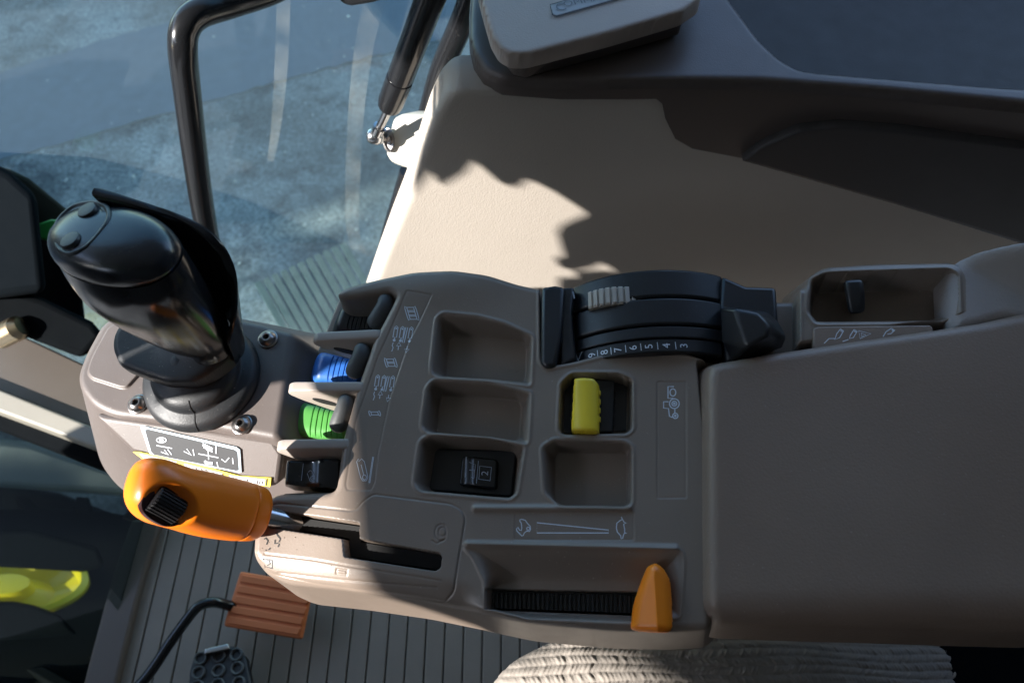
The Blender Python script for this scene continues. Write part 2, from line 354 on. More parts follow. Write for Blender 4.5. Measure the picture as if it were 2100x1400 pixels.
# ribbed tread just outside the door
TREAD = mat('tread_grey', (.13, .14, .14), .7, grain=.5, gscale=200, var=.15, dust=.6)
t = thing('step_tread', atz(600, 690, -.28), 'ribbed grey step tread outside the door glass beside the joystick pod', 'step')
ZS = -.30; SF = Frame((0, 0, ZS), (0, 0, 1))
q = [(505, 590), (640, 520), (800, 700), (660, 800), (560, 760)]
prism('tread_plate', SF, [(545, 590), (655, 540), (760, 690), (650, 770)], -.02, 0, TREAD, t, .002, lvl=0)
for i in range(11):
    x0, y0 = 528 + i * 17.5, 578 - i * 8.0
    L0 = SF.uv(x0, y0, .004); L1 = SF.uv(x0 + 92, y0 + 160, .004); d = (L1 - L0) / np.linalg.norm(L1 - L0); nn = np.array((-d[1], d[0])) * .0076
    prism('tread_rib', SF, [L0 + nn, L1 + nn, L1 - nn, L0 - nn], -.004, .004, mat('tread_rib_grey', (.085, .08, .076), .8, grain=.6, gscale=150, var=.35), t, .0012, 2, px=False)

# cab floor with one rib per strip
fl = props(mk('cab_floor', np.concatenate([[(-.60, -.4, -.012), (.6, -.4, -.012), (.6, .60, -.012), (-.48, .60, -.012)], [(-.60, -.4, -.05), (.6, -.4, -.05), (.6, .60, -.05), (-.48, .60, -.05)]]),
     [(0, 1, 2, 3), (4, 5, 6, 7), (0, 1, 5, 4), (1, 2, 6, 5), (2, 3, 7, 6), (3, 0, 4, 7)], VOID, smooth=0), kind='structure')
rib_me = None
for i in range(40):
    x = -.552 + i * .0262
    if rib_me is None:
        V = [(sx * .0123, y, z) for sx in (-1, 1) for y in (-.38, .585) for z in (-.0125, 0)]
        o = hull('floor_rib', V, FLOORM, fl, .0018, 2); rib_me = o.data; o.location = (x, 0, 0)
    else:
        o = bpy.data.objects.new('floor_rib', rib_me); COL.objects.link(o); o.parent = fl; o.location = (x, 0, 0)
        b = o.modifiers.new('bevel', 'BEVEL'); b.width = .0018; b.segments = 2
# front edge trim of the floor
P = [atz(300, 1065, .012), atz(262, 1180, .012), atz(222, 1330, .012), atz(195, 1440, .012)]
P = crom(P, 5); w_ = np.array((.022, 0, 0)); V = np.concatenate([P - w_, P + w_, P + w_ - (0, 0, .06), P - w_ - (0, 0, .06)]); n = len(P)
F = [(k * n + i, k * n + i + 1, ((k + 1) % 4) * n + i + 1, ((k + 1) % 4) * n + i) for k in range(4) for i in range(n - 1)] + [(0, n, 2 * n, 3 * n), (n - 1, 2 * n - 1, 3 * n - 1, 4 * n - 1)]
props(mk('floor_edge_trim', V, F, TRIMB, smooth=30, bevel=.004), 'narrow brown trim strip along the front edge of the ribbed floor', 'trim')

# cab roof (above the picture; its front edge throws the shade over most of the console)
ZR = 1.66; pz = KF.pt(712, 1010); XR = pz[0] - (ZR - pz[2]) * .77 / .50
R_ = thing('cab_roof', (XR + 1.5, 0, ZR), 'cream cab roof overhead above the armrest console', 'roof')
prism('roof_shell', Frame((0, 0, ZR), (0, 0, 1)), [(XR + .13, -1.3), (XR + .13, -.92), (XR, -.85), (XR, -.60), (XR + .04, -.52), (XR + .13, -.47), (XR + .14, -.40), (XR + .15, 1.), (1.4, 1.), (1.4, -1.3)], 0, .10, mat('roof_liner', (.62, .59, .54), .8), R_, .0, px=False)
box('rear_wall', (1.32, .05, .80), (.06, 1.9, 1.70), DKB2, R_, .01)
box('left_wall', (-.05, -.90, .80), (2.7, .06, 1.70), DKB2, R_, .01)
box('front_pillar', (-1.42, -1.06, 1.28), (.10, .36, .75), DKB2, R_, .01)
# dashboard cowl ahead of the floor (outside the frame to the left)
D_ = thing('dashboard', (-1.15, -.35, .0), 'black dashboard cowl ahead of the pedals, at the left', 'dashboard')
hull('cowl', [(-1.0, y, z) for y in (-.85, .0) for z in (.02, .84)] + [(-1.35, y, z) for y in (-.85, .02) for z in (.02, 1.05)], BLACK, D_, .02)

# ================================================================== RIGHT-HAND SIDE PANEL OF THE CAB
YW = .50; WF = Frame((0, YW, .5), (0, -1, 0))     # wall frame: u = +X, v = +Z
S_ = thing('side_console', (.3, YW, .35), 'beige and dark brown side console along the cab wall with a padded ledge', 'console')
wall = roundp(WF.uvs([(742, 640), (770, 560), (800, 480), (832, 400), (858, 315), (880, 250), (902, 205), (930, 178), (1370, 178), (1440, 262), (2200, 470), (2200, 640)]), .012)
def wallh(U, V, sd): return edgeh(sd, .010, 0) + .004 * np.sin((U + .1) * 9) * sm((U + .25) / .2)
hf('beige_panel', WF, wall, wallh, .003, CREAM, S_, 0, -.04)
ZL = .672; LF = Frame((0, YW, ZL), (0, 0, 1))
led = LF.uvs([(962, 30), (963, 75), (972, 112), (992, 140), (1030, 158), (1150, 166), (1350, 163), (1560, 165), (1800, 183), (2000, 202), (2250, 226), (2250, 186), (2050, 176), (1850, 160), (1690, 147), (1640, 141), (1600, 118), (1560, 80), (1500, 0), (1420, -110), (1000, -110), (966, -20)])
hf('ledge', LF, roundp(led, .006), lambda U, V, sd: edgeh(sd, .006, 0), .002, DKB, S_, 0, -.010)
sta = [(966, -20, 10), (962, 30, 72), (963, 75, 112), (972, 112, 148), (992, 140, 178), (1030, 158, 198), (1150, 166, 207), (1300, 164, 207), (1346, 163, 206), (1358, 163, 216), (1364, 163, 246), (1385, 163, 288), (1420, 164, 308), (1520, 165, 327), (1600, 168, 349), (1800, 184, 408), (2000, 203, 467), (2250, 227, 540)]
T_ = []; Bm = []
for x, y0, y1 in sta:
    a = LF.pt(x, y0 + 2, -.004); b = aty(x, y1, a[1] + .0015); T_.append(a); Bm.append(b)
T_ = np.array(T_); Bm = np.array(Bm); bk = np.array((.004, .012, 0)); n = len(T_)
V, F = loft([T_ + bk, T_, T_ * .85 + Bm * .15, Bm, Bm + bk], False, False); mk('fascia', V, F, DKB, S_, 50, .0025)
p1_ = T_[13] - (0, .004, 0); p2_ = T_[-2] - (0, .004, 0); dv = p2_ - p1_; dv[2] = 0
IFR = Frame(p1_, (dv[1], -dv[0], 0), dv)
ins = roundp(IFR.uvs([(1516, 332), (1560, 300), (1640, 266), (1720, 257), (1850, 266), (2150, 305), (2150, 520), (1840, 424)]), .004)
hf('lower_insert', IFR, ins, lambda U, V, sd: edgeh(sd, .004, 0), .002, DKB2, S_, 0, -.012)
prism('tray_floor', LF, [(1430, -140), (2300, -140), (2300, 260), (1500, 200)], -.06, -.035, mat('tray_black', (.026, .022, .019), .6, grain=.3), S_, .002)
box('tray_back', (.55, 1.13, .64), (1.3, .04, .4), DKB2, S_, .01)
# grey lid with the embossed badge
LD = thing('storage_lid', LF.pt(1200, 40, .0), 'grey storage box lid with a raised lettered badge on the ledge', 'lid')
TF = Frame(LF.pt(1200, 60, .034), (0, -.05, 1))
lo_ = [(972, -60), (986, 0), (1006, 70), (1022, 98), (1046, 112), (1080, 112), (1250, 68), (1400, 24), (1438, -2), (1450, -60), (1440, -120), (980, -120)]
hf('lid_top', TF, roundp(TF.uvs(lo_), .004), lambda U, V, sd: edgeh(sd, .004, 0), .002, GREYL, LD, 0, -.014)
lo2 = [(1000, -60), (1016, 10), (1034, 66), (1052, 88), (1078, 94), (1240, 52), (1410, 4), (1420, -100), (1010, -100)]
prism('lid_body', TF, TF.uvs(lo2), -.034, -.012, DKB, LD, .003, px=False)
bd = [(1128, 10), (1133, 31), (1141, 34), (1290, -8), (1290, -34), (1272, -30)]
hf('badge', TF, roundp(TF.uvs(bd, .001), .001), lambda U, V, sd: .0012 + edgeh(sd, .0008, 0), .0008, mat('badge_silver', (.36, .36, .38), .4, var=.04), LD, 0, -.001)
ribbons('badge_rim', TF, [bd + [bd[0]]], .0009, .0016, DKB2, LD)
BT = mat('badge_letters', (.17, .17, .185), .4)
text('badge_letter', TF, 'C', 1150, 15, .0125, 15, .0018, BT, LD)
text('badge_letter', TF, 'OMMAND', 1212, -1, .0092, 15, .0018, BT, LD, sx=1.12)

# door strut, bracket, seals, grab rail
G_ = thing('gas_strut', aty(775, 270, .56), 'black gas strut with a silver ball end above the cream bracket', 'strut')
a, b_ = aty(893, -30, .545), aty(797, 222, .56)
d = (b_ - a); L_ = [a + d * s for s in (0, .70, .702, .72, .722, .93, .98, 1.0)]
mk('cylinder', *tube(L_, [.0125, .0125, .0118, .0118, .0127, .0127, .0115, .008], 28), GLOSS, G_, 30)
c = aty(784, 250, .562); e = aty(770, 280, .565)
mk('piston_rod', *tube([b_ - d * .02, b_ + (c - b_) * .4, c, c + (e - c) * .3, c + (e - c) * .32, e], [.0045, .0045, .0045, .0045, .0068, .0066], 20), CHROME, G_, 30)
mk('ball_socket', *tube([e + np.array((-.010, 0, .002)) * s for s in (-.9, -.75, -.3, .3, .75, .9)], [.003, .0065, .0085, .0085, .0065, .003], 20), CHROME, G_, 60)
B_ = thing('door_bracket', aty(840, 290, .60), 'cream moulded bracket holding the ball end of the gas strut', 'bracket')
BF = Frame(aty(840, 290, .57), (-.25, -.75, .6))
hf('bracket_body', BF, roundp(BF.uvs([(803, 244), (818, 234), (884, 236), (905, 290), (885, 362), (845, 352), (800, 336), (788, 318), (790, 290), (797, 270)]), .006), lambda U, V, sd: edgeh(sd, .008, 0), .0015, CREAMG, B_, 0, -.05)
V, F = loft([ell(BF.pt(797, 288, .002 + k), BF.u * r * .55, BF.v * r, 24) for r, k in ((.0125, 0), (.0125, .003), (.010, .0035), (.010, .001), (.005, .001), (.004, .006), (.001, .006))]); mk('washer', V, F, DKMET, B_, 30)
mk('stud', *tube([BF.pt(797, 288, .0), e], [.004, .004], 12), DKMET, B_)
SE = thing('door_seal', aty(900, 150, .63), 'black rubber door seal running down beside the cream panel', 'seal')
mk('upper_seal', *tube(crom([aty(985, -60, .64), aty(950, 40, .64), aty(905, 145, .64), aty(878, 240, .64), aty(860, 300, .64)], 6), .0125, 14), GLOSS, SE, 60)
mk('lower_seal', *tube(crom([aty(836, 352, .63), aty(815, 420, .63), aty(797, 480, .63), aty(770, 590, .63)], 6), [.010] * 18 + [.009], 14), GLOSS, SE, 60)
H_ = thing('grab_rail', aty(430, 440, .60), 'bent black grab rail standing against the door glass', 'rail')
P = crom([aty(620, -60, .70), aty(560, -22, .68), aty(470, 8, .65), aty(408, 28, .625), aty(380, 58, .61), aty(375, 105, .60), aty(384, 190, .60), aty(400, 320, .595), aty(416, 430, .59), aty(440, 560, .58), aty(462, 680, .57)], 9)
mk('rail_tube', *tube(P, .0138, 26), GLOSS, H_, 70)
M_ = thing('mirror_edge', aty(740, -10, .7), 'dark rounded lower edge of a mirror at the top of the door glass', 'mirror')
hull('mirror_shell', [aty(x, y, .72) for x, y in ((690, -60), (692, -4), (706, 9), (722, 12), (765, 5), (790, -3), (800, -60))] + [aty(x, y, .70) for x, y in ((690, -60), (692, -4), (706, 9), (722, 12), (765, 5), (790, -3), (800, -60))], BLACK, M_, .003)

# door glass: tinted pane with reflections painted on as pale streaks
def glass_mat(name, tint, refl=1.0, film=0.):
    m = bpy.data.materials.new(name); m.use_nodes = True; t = m.node_tree; N = t.nodes; L = t.links; N.remove(N['Principled BSDF']); out = N['Material Output']
    tr = N.new('ShaderNodeBsdfTransparent'); tr.inputs[0].default_value = (*tint, 1); gl = N.new('ShaderNodeBsdfGlossy'); gl.inputs['Roughness'].default_value = .02
    fr = N.new('ShaderNodeFresnel'); gg = N.new('ShaderNodeNewGeometry'); im = N.new('ShaderNodeMapRange'); im.inputs['To Min'].default_value = 1.45; im.inputs['To Max'].default_value = 1 / 1.45; L.new(gg.outputs['Backfacing'], im.inputs['Value']); L.new(im.outputs[0], fr.inputs[0]); mu = N.new('ShaderNodeMath'); mu.operation = 'MULTIPLY'; mu.inputs[1].default_value = refl; L.new(fr.outputs[0], mu.inputs[0])
    mx = N.new('ShaderNodeMixShader'); L.new(mu.outputs[0], mx.inputs[0]); L.new(tr.outputs[0], mx.inputs[1]); L.new(gl.outputs[0], mx.inputs[2]); 
    if film:
        df = N.new('ShaderNodeBsdfDiffuse'); df.inputs[0].default_value = (.62, .70, .74, 1); m2 = N.new('ShaderNodeMixShader'); m2.inputs[0].default_value = film
        L.new(mx.outputs[0], m2.inputs[1]); L.new(df.outputs[0], m2.inputs[2]); mx = m2
    L.new(mx.outputs[0], out.inputs[0]); return m
def reflection_mat(name, amount, col):
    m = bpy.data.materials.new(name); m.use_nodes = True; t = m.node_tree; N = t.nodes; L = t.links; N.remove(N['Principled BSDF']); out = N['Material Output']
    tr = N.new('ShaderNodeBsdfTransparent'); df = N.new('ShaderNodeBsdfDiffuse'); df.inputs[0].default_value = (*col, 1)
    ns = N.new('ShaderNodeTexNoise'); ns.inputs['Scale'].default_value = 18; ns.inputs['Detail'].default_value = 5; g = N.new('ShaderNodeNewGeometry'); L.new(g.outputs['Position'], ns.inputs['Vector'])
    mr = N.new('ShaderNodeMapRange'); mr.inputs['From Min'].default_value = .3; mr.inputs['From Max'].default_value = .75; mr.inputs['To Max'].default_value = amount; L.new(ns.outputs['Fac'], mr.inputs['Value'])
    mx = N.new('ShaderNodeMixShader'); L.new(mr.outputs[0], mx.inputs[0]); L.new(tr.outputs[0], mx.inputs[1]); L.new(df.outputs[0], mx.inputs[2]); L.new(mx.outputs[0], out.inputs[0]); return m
GL = thing('door_glass', (-.4, .74, -.3), 'blue-green tinted door glass with pale vertical streaks', 'glass')
YG = .74; DGF = Frame((0, YG, 0), (0, -1, 0))
prism('pane', DGF, [(-1.6, -.42), (.12, -.42), (.12, 1.3), (-1.6, 1.3)], -.002, .002, glass_mat('door_tint', (.80, .94, .935), .8, .03), GL, 0, px=False)
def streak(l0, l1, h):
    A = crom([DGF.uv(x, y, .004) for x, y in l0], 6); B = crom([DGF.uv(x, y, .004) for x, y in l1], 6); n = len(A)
    V = DGF.Wa(np.c_[np.concatenate([A, B]), np.full(2 * n, h)]); return mk('reflection_streak', V, [(i, i + 1, n + i + 1, n + i) for i in range(n - 1)], RFL, GL, smooth=0)
RFL = reflection_mat('painted_reflection', .15, (.75, .76, .66))  # pale diffuse colour stands in for reflections in the glass
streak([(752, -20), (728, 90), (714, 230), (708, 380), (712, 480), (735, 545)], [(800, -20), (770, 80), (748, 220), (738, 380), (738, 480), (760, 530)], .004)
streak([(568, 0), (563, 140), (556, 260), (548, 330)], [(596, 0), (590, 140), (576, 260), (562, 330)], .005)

# ================================================================== LEFT FRONT CORNER
def slab(name, pts, th, m, parent, bevel=.004, label=None):   # 3D polygon thickened downwards (away from the camera)
    P = np.array(pts); return hull(name, list(P) + list(P - np.array((0, .0, th))), m, parent, bevel, label=label)
C_ = thing('front_sill', atz(150, 880, .06), 'cream windscreen sill bar running diagonally below the joystick pod', 'sill')
def bar(px0, px1, z0, z1, m, nm, th):
    pts = [atz(*p, z0) for p in px0] + [atz(*p, z1) for p in px1]; slab(nm, pts, th, m, C_)
bar([(-120, 750), (330, 930)], [(360, 978), (-120, 800)], .155, .15, mat('sill_cream', (.215, .20, .165), .5, var=.05), 'sill_bar', .03)
bar([(-120, 610), (330, 820)], [(330, 935), (-120, 755)], .13, .14, mat('sill_taupe', (.10, .083, .068), .6, var=.08), 'sill_panel', .02)
bar([(-120, 797), (360, 974)], [(340, 1010), (-120, 830)], .13, .115, MATB, 'sill_gasket', .03)
DK = thing('front_column', atz(60, 560, .2), 'dark moulded column base behind the joystick at the left edge', 'column')
hull('column_body', [att(x, y, s) for s in (.98, 1.12) for x, y in ((-80, 560), (0, 590), (90, 612), (190, 660), (215, 690), (170, 735), (-80, 640))] , MATB, DK, .01)
hull('column_cover', [att(x, y, s) for s in (.93, 1.05) for x, y in ((-80, 300), (0, 345), (22, 352), (75, 400), (62, 470), (70, 545), (95, 600), (-80, 620))], mat('slate_plastic', (.004, .006, .008), .9, spec=.04), DK, .012)
hull('column_flange', [att(x, y, s) for s in (1.06, 1.10) for x, y in ((-20, 345), (12, 343), (60, 366), (150, 440), (110, 475), (40, 440))], mat('olive_grey', (.022, .024, .018), .9, spec=.1), DK, .006)
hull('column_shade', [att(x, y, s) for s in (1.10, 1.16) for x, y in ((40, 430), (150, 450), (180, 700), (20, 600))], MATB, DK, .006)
GT = thing('green_clip', att(90, 470, 1.0), 'small green plastic clip beside the dark column', 'clip')
hull('clip_body', [att(x, y, s) for s in (1.02, 1.045) for x, y in ((58, 466), (105, 450), (135, 452), (120, 500), (68, 486))], mat('clip_green', (.035, .26, .05), .4), GT, .003)
MC = thing('brass_fitting', att(28, 678, .98), 'small shiny brass pipe fitting at the left edge', 'fitting')
mk('fitting_body', *tube([att(-40, 700, .99), att(0, 690, .985), att(2, 690, .985), att(38, 672, .97), att(44, 669, .97)], [.012, .012, .0165, .0165, .012], 20), mat('brass', (.62, .50, .34), .3, metal=1., var=.2), MC, 30)

# windscreen, yellow-rimmed front wheel seen through it
WS = thing('windscreen', (-.68, .2, -.1), 'dark lower windscreen glass left of the pedals', 'glass')
q = [atx(-80, 818, -.80), atz(352, 985, .06), atz(300, 1050, .0), atz(205, 1400, -.02), atz(190, 1480, -.02), atx(-80, 1500, -.80)]
qq = np.array(q); cc = qq.mean(0); nn = np.cross(qq[1] - cc, qq[4] - cc); nn /= np.linalg.norm(nn); nn = nn if nn[2] > 0 else -nn
WSF = Frame(cc, nn)
prism('pane', WSF, [(-120, 822), (340, 990), (296, 1056), (200, 1400), (185, 1500), (-120, 1500)], -.003, 0, glass_mat('screen_tint', (.50, .56, .53), .08), WS, 0)
EB = thing('engine_frame', att(60, 1100, 2.1), 'black tractor frame behind the dark windscreen glass', 'frame')
hull('frame_block', [att(x, y, s) for s in (2.15, 2.5) for x, y in ((-200, 960), (120, 1010), (330, 1090), (330, 1500), (-200, 1500))], MATB, EB, .02)
hull('frame_cover', [att(x, y, s) for s in (1.9, 2.05) for x, y in ((-200, 880), (60, 905), (300, 985), (300, 1020), (60, 1000), (-200, 985))], mat('grey_paint', (.07, .082, .082), .5, var=.2), EB, .02)
hull('fender', [att(x, y, s) for s in (1.50, 1.56) for x, y in ((-200, 1090), (60, 1085), (200, 1120), (215, 1160), (170, 1172), (60, 1152), (-200, 1150))], MATB, EB, .01)
hull('fender_stay', [att(x, y, s) for s in (1.50, 1.56) for x, y in ((-200, 1236), (-30, 1240), (30, 1232), (70, 1240), (120, 1258), (160, 1300), (-200, 1330))], MATB, EB, .01)
FWH = thing('front_wheel', gz(40, 1230), 'front tractor wheel with bright yellow rim seen through the dark windscreen', 'wheel')
wc = att(10, 1196, 1.75); ax = np.array((.10, .45, .89)); ax /= np.linalg.norm(ax)
x1 = np.cross(ax, (0, 1, 0)); x1 /= np.linalg.norm(x1); x2 = np.cross(ax, x1)
def wr(r, k, n=64): return ell(wc + ax * k, x1 * r, x2 * r * .52, n)
V, F = loft([wr(.50, -.20), wr(.52, -.12), wr(.52, -.03), wr(.46, .0), wr(.30, .005), wr(.190, -.01), wr(.185, -.06), wr(.18, -.2)], caps=False); mk('tyre', V, F, TYRE, FWH, 40)
V, F = loft([wr(.185, -.05), wr(.187, .0), wr(.172, .006), wr(.16, -.02), wr(.10, -.045), wr(.06, -.03), wr(.055, .0), wr(.02, .002)]); mk('rim', V, F, RIMY, FWH, 40)
for k in range(22):
    a = k / 22 * 2 * math.pi; dr = x1 * math.cos(a) + x2 * math.sin(a) * .52; tg = -x1 * math.sin(a) + x2 * math.cos(a) * .52
    c = wc + dr * .50 - ax * .03
    hull('tread_lug', [c + dr * i * .05 + tg * (j * .018 + i * .02) + ax * kk for i in (-1, 1) for j in (-1, 1) for kk in (-.06, .035)], TYRE, FWH, .004)

# ================================================================== PEDALS
PD = thing('brake_pedal', atz(545, 1240, .02), 'flat orange-brown ribbed rubber pedal on the ribbed floor', 'pedal')
PDF = Frame(atz(545, 1240, .05), (-.05, -.1, 1))
ppx = [(492, 1170), (640, 1196), (616, 1310), (457, 1283)]
hf('pedal_pad', PDF, roundp(PDF.uvs(ppx), .004), lambda U, V, sd: edgeh(sd, .003, 0), .001, PEDAL, PD, 0, -.010)
a0, a1, a2, a3 = [np.array(p, float) for p in ppx]
for i in range(5):
    s0, s1 = (i + .14) / 5 * .94 + .03, (i + .84) / 5 * .94 + .03
    q = [a0 + (a3 - a0) * s0 + (a1 - a0) * .04, a0 + (a3 - a0) * s0 + (a2 - a3) * .955, a0 + (a3 - a0) * s1 + (a2 - a3) * .955, a0 + (a3 - a0) * s1 + (a1 - a0) * .04]
    prism('pedal_rib', PDF, q, -.002, .0026, PEDAL, PD, .001, 2)
PR = thing('pedal_arm', atz(300, 1390, .02), 'bent black steel rod reaching to the orange pedal', 'rod')
mk('rod', *tube(crom([atz(240, 1450, .06), atz(300, 1388, .06), atz(352, 1312, .065), atz(392, 1258, .07), atz(412, 1240, .07), atz(440, 1234, .065), atz(475, 1242, .045), atz(520, 1250, .03)], 8), .0068, 18), GLOSS, PR, 70)
ST = thing('stud_pedal', atz(440, 1370, .02), 'black pedal pad with raised round studs at the bottom edge', 'pedal')
STF = Frame(atz(440, 1370, .05), (.05, .12, 1))
hf('stud_plate', STF, roundp(STF.uvs([(398, 1342), (420, 1332), (480, 1322), (505, 1345), (520, 1420), (385, 1420), (388, 1370)]), .006), lambda U, V, sd: edgeh(sd, .004, 0), .0015, RUB, ST, 0, -.015)
for i, (x, y) in enumerate(((412, 1350), (449, 1346), (485, 1342), (408, 1379), (448, 1375), (487, 1370), (405, 1408), (447, 1404), (490, 1400))):
    c = STF.pt(x, y, 0)
    V, F = loft([ell(c + STF.w * k, STF.u * r, STF.v * r, 20) for r, k in ((.0088, -.001), (.0086, .003), (.0072, .0042), (.0056, .003), (.005, -.001))]); mk('stud', V, F, RUBG, ST, 40)
hull('pedal_hinge', [STF.pt(x, y, h) for x, y in ((418, 1330), (468, 1318), (472, 1330), (420, 1341)) for h in (-.01, .012)], DKMET, ST, .002)

# ================================================================== ARMREST CONSOLE
K_ = thing('armrest_console', KF.pt(1050, 900, -.06), 'taupe plastic armrest console with pockets, gate slot and lever bays', 'console')
out = roundp(KF.uvs([(686, 602), (704, 588), (760, 573), (850, 556), (930, 553), (1000, 562), (1060, 580), (1110, 590), (1300, 594), (1650, 590), (1656, 566), (1690, 544), (1800, 537), (1960, 534), (2000, 560), (2000, 760), (1460, 800), (1460, 1292), (1380, 1297), (1250, 1294), (1080, 1279), (980, 1258), (840, 1230), (700, 1210), (575, 1197), (532, 1178), (510, 1142), (514, 1080), (532, 1030), (556, 1010),
      (686, 1007), (700, 900), (728, 800), (765, 692), (812, 608), (800, 600), (730, 612), (700, 614)]), .006)
def pock(op, fl, depth, r=.003):
    return roundp(KF.uvs(op), r), roundp(KF.uvs(fl, -depth), r * .8), depth
POCK = [
 pock([(896, 655), (908, 644), (980, 650), (1035, 664), (1092, 690), (1088, 790), (1008, 779), (900, 773), (885, 765), (886, 745)], [(925, 699), (1076, 702), (1073, 778), (921, 770)], .021),
 pock([(876, 795), (890, 780), (1000, 786), (1088, 806), (1082, 910), (1007, 897), (880, 887), (866, 878), (867, 860)], [(910, 816), (1064, 822), (1058, 900), (900, 886)], .021),
 pock([(862, 905), (880, 894), (1000, 898), (1076, 916), (1060, 1012), (1046, 1023), (908, 1011), (862, 1007), (850, 992)], [(905, 925), (1055, 930), (1046, 1016), (892, 1004)], .026),
 pock([(1150, 786), (1172, 766), (1270, 766), (1297, 778), (1297, 880), (1286, 890), (1160, 893), (1146, 886)], [(1156, 782), (1288, 780), (1286, 884), (1154, 888)], .022),
 pock([(1112, 918), (1136, 902), (1280, 906), (1296, 916), (1296, 1030), (1284, 1041), (1150, 1038), (1118, 1010)], [(1146, 932), (1284, 932), (1282, 1034), (1142, 1032)], .021),
 pock([(952, 1117), (1396, 1130), (1400, 1150), (1392, 1262), (1300, 1276), (1080, 1268), (1004, 1246), (996, 1190), (972, 1140)], [(1010, 1206), (1338, 1212), (1336, 1262), (1006, 1252)], .016, .002),
 pock([(1662, 572), (1690, 560), (1946, 552), (1964, 562), (1968, 648), (1950, 662), (1672, 664), (1654, 640)], [(1676, 585), (1944, 578), (1945, 650), (1672, 654)], .034),
 pock([(1106, 500), (1108, 740), (1120, 754), (1170, 746), (1250, 726), (1330, 718), (1410, 728), (1450, 742), (1470, 790), (1640, 790), (1640, 500)], [(1112, 500), (1112, 735), (1125, 748), (1180, 740), (1260, 722), (1330, 714), (1400, 722), (1450, 740), (1470, 790), (1630, 790), (1630, 500)], .022),
]
SLOT = roundp(KF.uvs([(548, 1044), (737, 1072), (736, 1105), (900, 1133), (906, 1142), (903, 1164), (892, 1170), (706, 1141), (703, 1104), (548, 1079)]), .0015)
KSLOT = roundp(KF.uvs([(1004, 1208), (1330, 1213), (1328, 1263), (1002, 1250)], -.016), .001)
gate = roundp(KF.uvs([(520, 1052), (548, 1036), (566, 1030), (717, 1047), (731, 1044), (746, 1026), (766, 1013), (926, 1033), (948, 1046), (954, 1063), (930, 1212), (908, 1233), (780, 1214), (640, 1194), (540, 1172), (519, 1140)]), .003)
strip = roundp(KF.uvs([(836, 599), (887, 608), (838, 700), (800, 812), (774, 935), (768, 990), (760, 1004), (712, 1004), (709, 992), (730, 862), (776, 730)]), .0012)
rplate = roundp(KF.uvs([(1056, 1049), (1299, 1050), (1299, 1106), (1056, 1106)]), .001)
pplate = roundp(KF.uvs([(1348, 783), (1406, 783), (1407, 1020), (1348, 1020)]), .001)
GLN = [KF.uvs(p) for p in ([(537, 1134), (640, 1147), (715, 1160), (905, 1190)], [(560, 1172), (700, 1188), (895, 1204)], [(690, 1166), (711, 1169), (709, 1178), (688, 1175), (690, 1166)],
      circ(905, 1092, 13, 17, 16, -60, -300) , circ(907, 1090, 7, 9, 12, -60, -300), [(912, 1078), (916, 1090), (912, 1106), (896, 1114), (886, 1108)])]
def consh(U, V, sd):
    h = edgeh(sd, .006, 5.0)
    a = KF.uv(900, 560); h += .004 * np.exp(-((U - a[0]) / .05) ** 2 - ((V - a[1] + .012) / .02) ** 2)         # swelling at the rear edge
    b = KF.uv(560, 1150); h -= .004 * sm((b[0] + .05 - U) / .06) * (V < KF.uv(700, 1000)[1])                    # gate end droops
    c = KF.uv(700, 1200); h -= .010 * sm((c[1] + .016 + (KF.uv(700, 1200)[0] - U) * .14 - V) / .03) * sm((KF.uv(1000, 1200)[0] - U) / .02)
    for o, f, d in POCK:
        s0 = -sdf(o, U, V, .02); s1 = np.clip(sdf(f, U, V, .05), 0, None); s = np.clip(s0 / (s0 + s1 + 1e-9), 0, 1)
        p = np.where(s0 > 0, sm(s * 1.22), 0.); h = h - d * p
        h += .0007 * np.exp(-((s0 + .0012) / .0012) ** 2)                                                         # soft lip round each pocket
    h -= .05 * sm(-sdf(SLOT, U, V, .01) / .0016 + .2)
    h -= .03 * sm(-sdf(KSLOT, U, V, .01) / .0014 + .2)
    for P, dpt, inset in ((gate, .0007, -.0004), (strip, .0005, .0003), (rplate, .0005, .0003), (pplate, .0005, .0003)):
        s = sdf(P, U, V, .01); h -= dpt * np.exp(-(s / .00055) ** 2); h -= inset * sm(-s / .0008)
    for L in GLN:
        h -= .0006 * np.exp(-(pld(L, U, V) / .0005) ** 2)
    # ridge above and below the speed plate, block beside the armrest lid
    r1 = KF.uvs([(975, 1042), (1290, 1042)]); r2 = KF.uvs([(960, 1116), (1385, 1124)])
    for r_, a_ in ((r1, .0020), (r2, .0022)): h += a_ * np.exp(-(pld(r_, U, V) / .0022) ** 2)
    g1 = KF.uvs([(1442, 745), (1442, 1292)]); h -= .03 * sm((U - g1[0][0] + .0052) / .005) * sm((KF.uv(1442, 735)[1] + .14 * np.clip(U - g1[0][0], 0, None) - V) / .006)
    return h
def csurf(u, v): return consh(u, v, sdf(out, u, v)) + .00035
hf('console_body', KF, out, consh, .00062, BROWN, K_, .011, None)
prism('bay_floor', KF, [(700, 600), (830, 600), (790, 800), (720, 1010), (620, 1010), (610, 880), (650, 720)], -.05, -.040, BROWN, K_, .002)
# closing wall behind the lever bays
hull('bay_wall', [KF.pt(x, y, h) for x, y in ((822, 606), (714, 1004), (726, 1004), (834, 606)) for h in (-.045, -.009)], BROWN, K_, .001)
